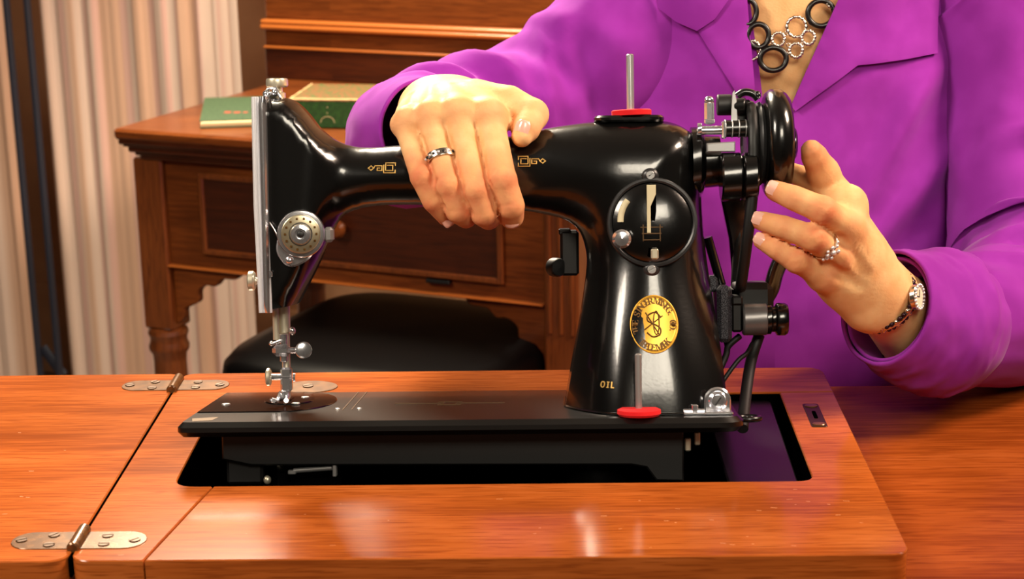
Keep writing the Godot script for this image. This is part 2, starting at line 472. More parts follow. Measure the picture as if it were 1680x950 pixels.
func materials() -> void:
	M.enamel = mat(Color(0.02, 0.02, 0.021), 0.22, 0.0, 0.4); M.enamel.normal_enabled = true; M.enamel.normal_texture = noise_tex(91, 0.035, [], [], true, 2.0); M.enamel.normal_scale = 0.12; M.enamel.uv1_triplanar = true; M.enamel.uv1_scale = Vector3(14, 14, 14)
	M.enamel_worn = mat(Color(0.03, 0.028, 0.027), 0.3, 0.0, 0.3)
	M.casting = mat(Color(0.05, 0.048, 0.05), 0.45)
	M.rubber = mat(Color(0.025, 0.025, 0.028), 0.5)
	M.chrome = mat(Color(0.88, 0.88, 0.9), 0.18, 0.92)
	M.ribbed = mat(Color(0.95, 0.95, 0.97), 0.3, 0.5)
	M.steel = mat(Color(0.74, 0.74, 0.74), 0.34, 0.8)
	M.nickel = mat(Color(0.84, 0.81, 0.72), 0.36, 0.75)
	M.plate = mat(Color(0.32, 0.29, 0.29), 0.14, 1.0)
	M.brass = tri_tex(mat(Color(1, 1, 1), 0.24, 0.35), noise_tex(5, 0.02, [c8(92, 60, 32), c8(122, 82, 46)], [0.2, 0.8]), Vector3(8, 8, 8))
	M.brass_dark = mat(c8(70, 48, 30), 0.4, 0.8)
	M.gold = mat(c8(226, 168, 54), 0.36, 0.45)
	M.gold_print = mat(c8(205, 165, 90), 0.4, 0.5)
	M.gold_dim = mat(c8(92, 70, 44), 0.45, 0.4)
	M.badge_ink = mat(c8(92, 62, 18), 0.5, 0.6)
	M.felt = mat(c8(214, 16, 24), 0.95)
	M.cream = mat(c8(205, 195, 160), 0.5)
	M.dial_face = mat(c8(176, 164, 136), 0.3, 0.8)
	M.screen_dark = mat(c8(34, 38, 52), 0.6)
	M.stand = mat(Color(0.04, 0.04, 0.045), 0.6)
	M.glow = mat(Color(0.9, 0.9, 0.9), 0.8); M.glow.emission_enabled = true; M.glow.emission = Color(1, 0.95, 0.88); M.glow.emission_energy_multiplier = 1.5
	M.wood = tri_tex(mat(Color(1, 1, 1), 0.15, 0.0, 0.0), wood_image(11, c8(130, 60, 20), c8(166, 84, 32), c8(182, 98, 44)), Vector3(1.0, 1.6, 1.6))
	M.wood.metallic_specular = 0.35
	M.wood_under = tri_tex(mat(Color(0.86, 0.82, 0.80), 0.22, 0.0, 0.0), M.wood.albedo_texture, Vector3(0.9, 1.3, 1.3), Vector3(0.3, 0.2, 0.2))
	M.wood_under.metallic_specular = 0.15
	var cab := wood_image(31, c8(78, 37, 14), c8(106, 54, 21), c8(122, 65, 27), false, 512, 512)
	var cab_up := wood_image(31, c8(78, 37, 14), c8(106, 54, 21), c8(122, 65, 27), true, 512, 512)
	M.cab = tri_tex(mat(Color(1, 1, 1), 0.32, 0.0, 0.2), cab, Vector3(1.4, 2.0, 2.0))
	M.cab.metallic_specular = 0.3
	M.cab_up = tri_tex(mat(Color(1, 1, 1), 0.32, 0.0, 0.2), cab_up, Vector3(2.0, 1.4, 2.0))
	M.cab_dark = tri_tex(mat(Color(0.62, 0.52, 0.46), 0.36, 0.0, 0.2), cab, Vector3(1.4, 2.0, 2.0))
	M.cab_trim_lit = mat(c8(176, 98, 40), 0.28, 0.0, 0.4)  # trim wood lightened: the backlight on the cornice is put into its colour
	M.scratch = mat(c8(216, 150, 96), 0.6)
	M.leather = mat(Color(0.012, 0.010, 0.011), 0.35); M.leather.metallic_specular = 0.2
	M.wall = tri_tex(mat(Color(1, 1, 1), 0.9), noise_tex(3, 0.01, [c8(168, 124, 88), c8(180, 136, 98)], [0.3, 0.7]), Vector3(1, 1, 1))
	M.ceiling = mat(c8(96, 92, 88), 0.9)
	M.studio = mat(c8(58, 56, 54), 0.9)
	M.floor = tri_tex(mat(Color(1, 1, 1), 0.7), noise_tex(4, 0.06, [c8(92, 74, 62), c8(120, 100, 84)], [0.3, 0.7]), Vector3(3, 3, 3))
	M.curtain = mat(Color(1, 1, 1), 0.85); M.curtain.vertex_color_use_as_albedo = true
	M.shirt = tri_tex(mat(Color(1, 1, 1), 0.62), noise_tex(8, 0.02, [c8(140, 44, 152), c8(149, 50, 162)], [0.3, 0.7]), Vector3(2, 2, 2))
	M.shirt.metallic_specular = 0.12; M.shirt.roughness = 0.8; M.shirt.rim_enabled = true; M.shirt.rim = 0.15; M.shirt.rim_tint = 1.0
	M.skin = mat(Color(1, 1, 1), 0.58); M.skin.metallic_specular = 0.25; M.skin.vertex_color_use_as_albedo = true; M.skin.normal_enabled = true; M.skin.normal_texture = noise_tex(77, 0.03, [], [], true, 3.0); M.skin.normal_scale = 0.5; M.skin.uv1_triplanar = true; M.skin.uv1_scale = Vector3(22, 22, 22); M.skin.subsurf_scatter_enabled = true; M.skin.subsurf_scatter_strength = 0.06
	M.nail = mat(c8(232, 178, 160), 0.22, 0.0, 0.4)
	M.trousers = mat(Color(0.04, 0.04, 0.06), 0.8)
	M.book_green = tri_tex(mat(Color(1, 1, 1), 0.7), noise_tex(21, 0.03, [c8(42, 66, 38), c8(54, 80, 46)], [0.3, 0.7]), Vector3(8, 8, 8))
	M.box_green = tri_tex(mat(Color(1, 1, 1), 0.6), noise_tex(22, 0.03, [c8(22, 66, 18), c8(34, 84, 26)], [0.3, 0.7]), Vector3(8, 8, 8))
	M.box_top = tri_tex(mat(Color(1, 1, 1), 0.6), noise_tex(23, 0.02, [c8(112, 66, 30), c8(104, 74, 34), c8(52, 82, 28)], [0.35, 0.55, 0.62]), Vector3(10, 10, 10))
	M.paper = mat(c8(206, 186, 140), 0.85)
	M.worn_edge = mat(c8(190, 158, 110), 0.9)
	M.red_print = mat(c8(150, 62, 40), 0.7)
	M.flap = mat(Color(0.05, 0.03, 0.055), 0.32)
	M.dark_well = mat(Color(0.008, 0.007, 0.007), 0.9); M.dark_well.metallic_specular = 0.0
	M.bead_black = mat(Color(0.03, 0.015, 0.012), 0.3)
	M.silver = mat(Color(0.85, 0.82, 0.78), 0.2, 1.0)
	M.gem = mat(Color(0.9, 0.9, 0.92), 0.05, 0.6)
	M.watch_face = mat(c8(232, 222, 196), 0.3)
	M.enamel_rim = mat(Color(0.22, 0.22, 0.225), 0.34, 0.5)
	M.crinkle = tri_tex(mat(Color(0.36, 0.36, 0.39), 0.35, 0.3), noise_tex(61, 0.05, [Color(0.35, 0.35, 0.38), Color(1, 1, 1)], [0.35, 0.65]), Vector3(30, 30, 30))
	M.motor_grey = mat(Color(0.42, 0.41, 0.41), 0.34, 0.5)
	M.cable = mat(Color(0.075, 0.072, 0.075), 0.5)
	M.hair = mat(c8(120, 96, 76), 0.6)
	M.bead_purple = mat(Color(0.16, 0.05, 0.10), 0.2, 0.3)

# ---------------------------------------------------------------- build
func _ready() -> void:
	var cam := Camera3D.new(); cam.name = "camera"; add_child(cam)
	cam.fov = rad_to_deg(2.0 * atan(475.0 / 2950.0)); cam.near = 0.05; cam.far = 50.0
	cam.transform = Transform3D(Basis(Vector3.UP, deg_to_rad(1.3)) * Basis(Vector3.RIGHT, deg_to_rad(-15.5)) * Basis(Vector3.BACK, deg_to_rad(-1.0)), Vector3(0, 0.458, 1.353))
	var lens := CameraAttributesPhysical.new(); lens.frustum_focal_length = 12.0 / (475.0 / 2950.0); lens.frustum_focus_distance = 1.36; lens.exposure_aperture = 15.0; lens.frustum_near = 0.05; lens.frustum_far = 50.0
	cam.attributes = lens
	cam.current = true
	materials()
	var env := Environment.new(); env.background_mode = Environment.BG_COLOR; env.background_color = Color(0.5, 0.5, 0.52); env.background_energy_multiplier = 0.06
	env.tonemap_mode = Environment.TONE_MAPPER_LINEAR; env.tonemap_exposure = 1.22
	env.sdfgi_enabled = true; env.ssao_enabled = true; env.ssil_enabled = true
	var we := WorldEnvironment.new(); we.name = "world_environment"; we.environment = env; add_child(we)
	area("softbox above and right of the camera", Vector3(0.48, 1.5, 2.0), Vector3(0.0, 0.1, 0.0), Vector2(0.8, 0.6), 2.3, Color(1.0, 0.95, 0.86))
	area("softbox high on the left of the table", Vector3(-1.25, 1.3, 0.75), Vector3(0.05, 0.1, -0.1), Vector2(0.5, 0.5), 2.2, Color(1.0, 0.94, 0.86))
	area("softbox hung behind the machine on the left", Vector3(-0.48, 1.12, -1.30), Vector3(0.0, 0.1, 0.0), Vector2(0.4, 0.4), 6.5, Color(1.0, 0.93, 0.82))
	area("softbox on the right aimed at the curtains", Vector3(1.35, 1.3, 0.1), Vector3(-0.6, -0.1, -1.6), Vector2(0.5, 0.5), 4.2, Color(1.0, 0.88, 0.78))
	build_room()
	build_table()
	build_machine()
	build_person()
	build_cabinet()
	build_stool()
	build_backdrop()
	build_books()
	build_jewellery()

# ---------------------------------------------------------------- the room
const CAB_O := Vector3(-0.628, 0.0, -1.187)
const CAB_YAW := 23.0
func cab_xf() -> Transform3D:   # x along the cabinet's front, y up, -z into its depth
	return Transform3D(Basis(Vector3.UP, deg_to_rad(-CAB_YAW)), CAB_O)

func build_room() -> void:
	var X := cab_xf()
	var g := G.new(); box(g, Vector3(0.6, FLOOR_Y - 0.05, 0.9), Vector3(6.0, 0.1, 4.2), 0.001, X); struct("floor", g, M.floor, "plain brown floor under the table and cabinet")
	g = G.new(); box(g, Vector3(0.6, 0.5, -1.0), Vector3(6.0, 2.6, 0.1), 0.001, X); struct("wall_back", g, M.wall, "tan wall behind the striped curtains")
	g = G.new(); box(g, Vector3(-2.2, 0.5, 0.9), Vector3(0.1, 2.6, 3.9), 0.001, X); struct("wall_left", g, M.studio, "dark studio wall outside the picture")
	g = G.new(); box(g, Vector3(3.4, 0.5, 0.9), Vector3(0.1, 2.6, 3.9), 0.001, X); struct("wall_right", g, M.studio, "dark studio wall outside the picture")
	g = G.new(); box(g, Vector3(0.6, 0.5, 2.95), Vector3(6.0, 2.6, 0.1), 0.001, X); struct("wall_front", g, M.studio, "dark studio wall outside the picture")
	g = G.new(); box(g, Vector3(0.6, 1.85, 0.9), Vector3(6.0, 0.1, 4.2), 0.001, X); struct("ceiling", g, M.ceiling, "plain off-white ceiling")
	g = G.new(); extrude(g, PackedVector2Array([Vector2(0, 0), Vector2(0.018, 0), Vector2(0.018, 0.17), Vector2(0.008, 0.2), Vector2(0, 0.2)]), 5.4, X * Transform3D(Basis(Vector3.UP, PI / 2), Vector3(-2.1, FLOOR_Y, -0.95)) * Transform3D(Basis(Vector3(-1, 0, 0), Vector3.UP, Vector3(0, 0, 1)), Vector3.ZERO), 0.0)
	struct("baseboard_back", g, M.wall, "wooden baseboard along the tan wall")

# ---------------------------------------------------------------- the sewing table
func slab(g: G, poly: PackedVector2Array, top: float, thick: float, bev := 0.0007) -> void:   # polygon in (x, z)
	var p := PackedVector2Array()
	for q in poly: p.append(Vector2(q.x, -q.y))
	extrude(g, p, thick, Transform3D(Basis(Vector3.RIGHT, Vector3(0, 0, -1), Vector3.UP), Vector3(0, top - thick, 0)), bev)

func screw(called: String, at: Vector3, r: float, m: Material, parent: Node3D, turn := 0.6, dir := Vector3.UP) -> void:   # a slotted screw head
	var X := axis_xf(at, dir); var g := G.new()
	for s in [-1.0, 1.0]:   # two halves either side of the slot
		var half := PackedVector2Array()
		for k in 9:
			var t := PI * k / 8.0
			half.append(Vector2(cos(t) * r, 0.12 * r + sin(t) * r * 0.88))
		extrude(g, half, 0.0007, X * Transform3D(Basis(Vector3.UP, turn + (PI if s > 0 else 0.0)) * Basis(Vector3.RIGHT, -PI / 2), Vector3.ZERO), 0.0002)
	cyl(g, at - dir.normalized() * 0.001, at + dir.normalized() * 0.00015, r * 0.98, 16)
	obj(called, g, m, parent)

func build_table() -> void:
	var t := thing("sewing_table", "orange-brown wooden sewing table with brass leaf hinges and an opening for the black machine", "table", Vector3(0, FLOOR_Y, 0.14))
	var g := G.new()
	slab(g, round_corner([Vector3(-0.75, -0.0505, 0.005), Vector3(-0.3050, -0.0505, 0.012), Vector3(-0.3050, 0.3235, 0.014), Vector3(-0.75, 0.3235, 0.005)]), 0.0, 0.022, 0.0008)
	obj("leaf", g, M.wood, t)
	g = G.new()
	slab(g, round_corner([Vector3(-0.3030, -0.0505, 0.012), Vector3(0.22, -0.0505, 0.016), Vector3(0.22, 0.0117, 0), Vector3(-0.262, 0.0117, 0.003), Vector3(-0.262, 0.2, 0.016), Vector3(-0.2352, 0.2, 0), Vector3(-0.2563, 0.3235, 0), Vector3(-0.3030, 0.3235, 0.014)]), 0.0, 0.022)
	obj("top_panel", g, M.wood, t)
	g = G.new(); box(g, Vector3(-0.3040, -0.0075, 0.137), Vector3(0.0019, 0.013, 0.36), 0.0003); obj("joint_shade_strip", g, M.dark_well, t)  # dark strip set into the leaf joint as the shade of its open gap
	g = G.new()
	slab(g, round_corner([Vector3(0.178, 0.0127, 0), Vector3(0.22, 0.0127, 0), Vector3(0.22, 0.3235, 0.014), Vector3(-0.2551, 0.3235, 0), Vector3(-0.234, 0.2, 0), Vector3(0.178, 0.2, 0.012)]), 0.0, 0.022)
	obj("front_flap", g, M.wood, t)
	# lower frame and the wider top on the right
	g = G.new()
	slab(g, round_corner([Vector3(0.195, -0.07, 0.01), Vector3(1.0, -0.07, 0.01), Vector3(1.0, 0.42, 0.01), Vector3(0.195, 0.42, 0.02)]), -0.0225, 0.02, 0.003)
	obj("side_top", g, M.wood_under, t)
	g = G.new()
	slab(g, round_corner([Vector3(-0.3, 0.296, 0), Vector3(0.213, 0.296, 0), Vector3(0.213, 0.316, 0.008), Vector3(-0.3, 0.316, 0.008)]), -0.0225, 0.09, 0.004)
	obj("front_rail", g, M.wood, t)
	g = G.new()
	for b in [[Vector3(-0.292, -0.39, 0.13), Vector3(0.018, 0.73, 0.34)], [Vector3(0.96, -0.4, 0.17), Vector3(0.018, 0.71, 0.46)], [Vector3(0.33, -0.4, -0.04), Vector3(1.24, 0.71, 0.018)]]:
		box(g, b[0], b[1], 0.003)
	obj("cabinet_side", g, M.wood_under, t)
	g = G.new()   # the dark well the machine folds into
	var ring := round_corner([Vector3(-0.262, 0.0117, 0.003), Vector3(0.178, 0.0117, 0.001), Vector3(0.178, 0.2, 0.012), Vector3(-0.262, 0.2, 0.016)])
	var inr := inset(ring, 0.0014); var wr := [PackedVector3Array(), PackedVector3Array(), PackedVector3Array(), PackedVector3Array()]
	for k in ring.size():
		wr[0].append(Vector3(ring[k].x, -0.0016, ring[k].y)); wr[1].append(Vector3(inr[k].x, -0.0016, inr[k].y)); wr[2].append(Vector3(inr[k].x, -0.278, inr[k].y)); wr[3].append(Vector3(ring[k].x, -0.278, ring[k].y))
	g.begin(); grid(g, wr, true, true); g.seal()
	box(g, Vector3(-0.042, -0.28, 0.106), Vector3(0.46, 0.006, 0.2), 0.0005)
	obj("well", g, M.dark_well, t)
	g = G.new()   # dark glossy flap at the right of the opening
	slab(g, round_corner([Vector3(0.118, 0.0135, 0.002), Vector3(0.171, 0.0135, 0.006), Vector3(0.169, 0.199, 0.002), Vector3(0.1215, 0.199, 0.002)]), -0.006, 0.004, 0.001)
	obj("belt_flap", g, M.flap, t)
	var rn := RandomNumberGenerator.new(); rn.seed = 14
	g = G.new()   # fine pale scratches in the varnish
	for k in 70:
		var p := Vector2(rn.randf_range(-0.42, 0.2), rn.randf_range(0.215, 0.315)) if k < 45 else Vector2(rn.randf_range(-0.44, -0.275), rn.randf_range(0.02, 0.27))
		if absf(p.x + 0.304) < 0.03: continue
		var l := rn.randf_range(0.0006, 0.0045)
		box(g, Vector3(p.x, 0.00002, p.y), Vector3(l, 0.0001, rn.randf_range(0.00015, 0.0004)), 0.00002, Transform3D(Basis(), Vector3(p.x, 0, p.y)) * Transform3D(Basis(Vector3.UP, rn.randf_range(-0.25, 0.25)), Vector3.ZERO) * Transform3D(Basis(), Vector3(-p.x, 0, -p.y)))
	var sc := obj("varnish_scratches", g, M.scratch, t); sc.set_meta("kind", "stuff")
	# hinges of the leaf
	for z in [0.292, -0.0195]:
		var hz: float = 0.0135 if z > 0 else 0.0125
		var hn := Node3D.new(); hn.name = "hinge"; t.add_child(hn, true)
		g = G.new()
		slab(g, _stadium(-0.3475, -0.3075, z, hz, true), 0.0006, 0.002, 0.0003)
		slab(g, _stadium(-0.3015, -0.2605, z, hz, false), 0.0006, 0.002, 0.0003)
		obj("hinge_plate", g, M.brass, hn)
		g = G.new(); cyl(g, Vector3(-0.3042, 0.0012, z - 0.0165), Vector3(-0.3042, 0.0012, z + 0.016), 0.0042, 20, 0.001); obj("barrel", g, M.brass, hn)
		for p in [[-0.341, 0.0, 0.5], [-0.322, -0.0075, 0.9], [-0.3215, 0.0075, 0.2], [-0.287, -0.0065, 0.2], [-0.2865, 0.007, 0.0], [-0.268, 0.001, 0.8]]:
			screw("screw", Vector3(p[0], 0.0006, z + p[1]), 0.0036, M.brass_dark, hn, p[2])
	# small plate of the machine's own hinge at the back
	var hb := Node3D.new(); hb.name = "machine_hinge"; t.add_child(hb, true)
	g = G.new(); slab(g, _oval(Vector2(-0.195, -0.012), 0.023, 0.015), 0.0006, 0.002, 0.0003); obj("hinge_plate", g, M.brass, hb)
	screw("screw", Vector3(-0.196, 0.0006, -0.013), 0.0042, M.brass_dark, hb, 0.3)
	# key plate
	var kp := Node3D.new(); kp.name = "key_plate"; t.add_child(kp, true)
	g = G.new(); slab(g, rrect(0.012, 0.052, 0.002, Vector2(0.1977, 0.0672)), 0.0005, 0.002, 0.0003); obj("plate", g, M.brass_dark, kp)
	g = G.new(); slab(g, rrect(0.003, 0.016, 0.0014, Vector2(0.1977, 0.0672)), 0.0009, 0.002, 0.0002); obj("slot", g, M.dark_well, kp)
	for z in [0.047, 0.088]:
		g = G.new(); slab(g, _oval(Vector2(0.1977, z), 0.005, 0.0035), 0.0012, 0.0015, 0.0004); obj("screw", g, M.brass, kp)

func _stadium(x0: float, x1: float, z: float, r: float, left: bool) -> PackedVector2Array:
	var out := PackedVector2Array()
	if left:
		out.append(Vector2(x1, z - r)); out.append(Vector2(x1, z + r))
		for k in 11:
			var a := PI * 0.5 + PI * k / 10.0
			out.append(Vector2(x0 + r + cos(a) * r, z + sin(a) * r))
	else:
		out.append(Vector2(x0, z + r)); out.append(Vector2(x0, z - r))
		for k in 11:
			var a := -PI * 0.5 + PI * k / 10.0
			out.append(Vector2(x1 - r + cos(a) * r, z + sin(a) * r))
	return out

func _oval(c: Vector2, rx: float, rz: float, seg := 28) -> PackedVector2Array:
	var out := PackedVector2Array()
	for k in seg: out.append(c + Vector2(cos(TAU * k / seg) * rx, sin(TAU * k / seg) * rz))
	return out

# ---------------------------------------------------------------- the machine (its own frame: bed top is y = 0, back edge z = 0)
const ZC := 0.085
var out_pts := PackedVector2Array()
var out_cut := PackedByteArray()

func ss(a: float, b: float, x: float) -> float: return smoothstep(a, b, x)

func outline() -> void:
	var top := [Vector2(-.2059, .2295), Vector2(-.193, .2285), Vector2(-.1855, .2248), Vector2(-.1775, .2165), Vector2(-.1685, .2052), Vector2(-.1543, .1955), Vector2(-.1363, .1918), Vector2(-.1091, .1931), Vector2(-.0643, .196), Vector2(-.0233, .1992), Vector2(-.0007, .2043), Vector2(.0331, .2085), Vector2(.0579, .2098), Vector2(.0826, .2085), Vector2(.096, .2048), Vector2(.1055, .1975), Vector2(.1095, .1860), Vector2(.1114, .1624), Vector2(.1126, .1354), Vector2(.1155, .0992), Vector2(.1207, .0538), Vector2(.1249, .0083), Vector2(.1265, 0)]
	var low := [Vector2(.0095, 0), Vector2(.0145, .0277), Vector2(.0213, .064), Vector2(.0258, .0957), Vector2(.0262, .1116), Vector2(.0215, .1275), Vector2(.0121, .1357), Vector2(-.0014, .1400), Vector2(-.024, .1440), Vector2(-.0646, .1475), Vector2(-.0963, .1488), Vector2(-.128, .1487), Vector2(-.1462, .1453), Vector2(-.1554, .1396), Vector2(-.1624, .1274), Vector2(-.1719, .1071), Vector2(-.1884, .0768)]
	out_pts = PackedVector2Array(); out_cut = PackedByteArray()
	for part in [[top, 0], [[top[-1], low[0]], 1], [low, 0], [[low[-1], Vector2(-.2059, .0745)], 1], [[Vector2(-.2059, .0745), top[0]], 1]]:
		var fine: Array = smooth_path(part[0], 24) if part[1] == 0 else [part[0][0], part[0][1]]
		var carry := 0.0; var step := 0.0022
		out_pts.append(fine[0]); out_cut.append(part[1])
		if part[1] == 1:
			var l: float = fine[0].distance_to(fine[1]); var nseg := int(l / step)
			for k in range(1, nseg): out_pts.append(fine[0].lerp(fine[1], float(k) / nseg)); out_cut.append(1)
		else:
			for k in range(1, fine.size() - 1):
				carry += fine[k].distance_to(fine[k - 1])
				if carry >= step and fine[k].distance_to(fine[-1]) > step * 0.6: out_pts.append(fine[k]); out_cut.append(0); carry = 0.0

func edge_dist(p: Vector2) -> float:   # distance to the rounded edges, cut ends left out
	var best := 1.0; var m := out_pts.size()
	for k in m:
		if out_cut[k] == 1: continue
		var q := Geometry2D.get_closest_point_to_segment(p, out_pts[k], out_pts[(k + 1) % m])
		best = minf(best, p.distance_squared_to(q))
	return sqrt(best)

func thick(p: Vector2, d: float) -> float:   # half depth of the casting at a place
	var pil := ss(-0.03, 0.05, p.x); var head := 1.0 - ss(-0.176, -0.146, p.x + (0.2 - p.y) * 0.10)
	var tp: float = lerp(0.078, 0.040, ss(-0.03, 0.16, p.y)); var te: float = lerp(0.050, 0.0, ss(0.0, 0.135, p.y)) * pil
	var tm: float = lerp(lerp(0.0265, tp, pil), 0.036, head)
	var rr: float = lerp(lerp(0.0235, 0.046, pil), 0.013, head)
	te = lerp(te, 0.010, head)
	var e := clampf(d / rr, 0.0, 1.0)
	return sqrt(te * te + (tm * tm - te * te) * (2.0 * e - e * e))

func body_z(x: float, y: float) -> float:
	var p := Vector2(x, y)
	return ZC + thick(p, edge_dist(p))

func machine_body(g: G) -> void:
	outline()
	var m := out_pts.size(); var pts := PackedVector2Array(); var ds := PackedFloat32Array()
	for k in m: pts.append(out_pts[k]); ds.append(0.0 if out_cut[k] == 0 and out_cut[(k - 1 + m) % m] == 0 else edge_dist(out_pts[k]))
	for d in [0.0005, 0.0016, 0.0034, 0.006, 0.0092]:
		for k in m:
			if out_cut[k] == 1: continue
			var a := out_pts[(k - 1 + m) % m]; var b := out_pts[(k + 1) % m]; var t := (b - a).normalized()
			var p: Vector2 = out_pts[k] + Vector2(t.y, -t.x) * d
			if not Geometry2D.is_point_in_polygon(p, out_pts): continue
			var e := edge_dist(p)
			if e > d * 0.93: pts.append(p); ds.append(e)
	var y := 0.003
	while y < 0.23:
		var x := -0.203 + (0.0017 if int(y / 0.0034) % 2 == 1 else 0.0)
		while x < 0.125:
			var p := Vector2(x, y)
			if Geometry2D.is_point_in_polygon(p, out_pts):
				var e := edge_dist(p)
				if e > 0.0112: pts.append(p); ds.append(e)
			x += 0.0036
		y += 0.0034
	var tri := Geometry2D.triangulate_delaunay(pts)
	g.begin()
	var cnt := pts.size()
	for s in [1.0, -1.0]:
		for k in cnt: g.add(Vector3(pts[k].x, pts[k].y, ZC + s * thick(pts[k], ds[k])))
	for k in range(0, tri.size(), 3):
		var a := tri[k]; var b := tri[k + 1]; var c := tri[k + 2]
		if not Geometry2D.is_point_in_polygon((pts[a] + pts[b] + pts[c]) / 3.0, out_pts): continue
		if (pts[b] - pts[a]).cross(pts[c] - pts[a]) > 0.0: var t := b; b = c; c = t
		g.tri(a, b, c); g.tri(cnt + a, cnt + c, cnt + b)
	for k in m:
		var k2 := (k + 1) % m
		var cut := out_cut[k] == 1
		if thick(pts[k], ds[k]) < 1e-4 and thick(pts[k2], ds[k2]) < 1e-4: continue
		var f := g.v.size()
		if cut:
			g.add(g.v[k]); g.add(g.v[k2]); g.add(g.v[cnt + k2]); g.add(g.v[cnt + k])
			g.quad(f, f + 3, f + 2, f + 1)
		elif thick(pts[k], 0.0) > 0.006:
			g.add(g.v[k]); g.add(g.v[k2]); g.add(g.v[cnt + k2]); g.add(g.v[cnt + k])
			g.quad(f, f + 3, f + 2, f + 1)
		else:
			g.quad(k, cnt + k, cnt + k2, k2)
	g.seal()

func ribbon(g: G, pts: Array, w: float, lift := 0.0003) -> void:   # a thin printed line laid on the casting
	for k in pts.size() - 1:
		var a: Vector2 = pts[k]; var b: Vector2 = pts[k + 1]; var d := (b - a).normalized() * w * 0.5
		a -= d; b += d
		var s := Vector2(-d.y, d.x); g.begin()
		var q := [a + s, b + s, b - s, a - s]; var lo := []; var hi := []
		for p in q:
			var z := body_z(p.x, p.y)
			lo.append(g.add(Vector3(p.x, p.y, z - 0.0006))); hi.append(g.add(Vector3(p.x, p.y, z + lift)))
		g.quad(hi[0], hi[1], hi[2], hi[3]); g.quad(lo[3], lo[2], lo[1], lo[0])
		for j in 4: g.quad(lo[j], lo[(j + 1) % 4], hi[(j + 1) % 4], hi[j])
		g.seal()

var machine: Node3D
func mp(called: String, g: G, m: Material, parent: Node3D = null) -> MeshInstance3D:   # a part given in the machine's own frame
	return obj(called, g, m, parent if parent else machine, false)

func sub(parent: Node3D, called: String) -> Node3D:
	var o := Node3D.new(); o.name = called; parent.add_child(o, true); return o

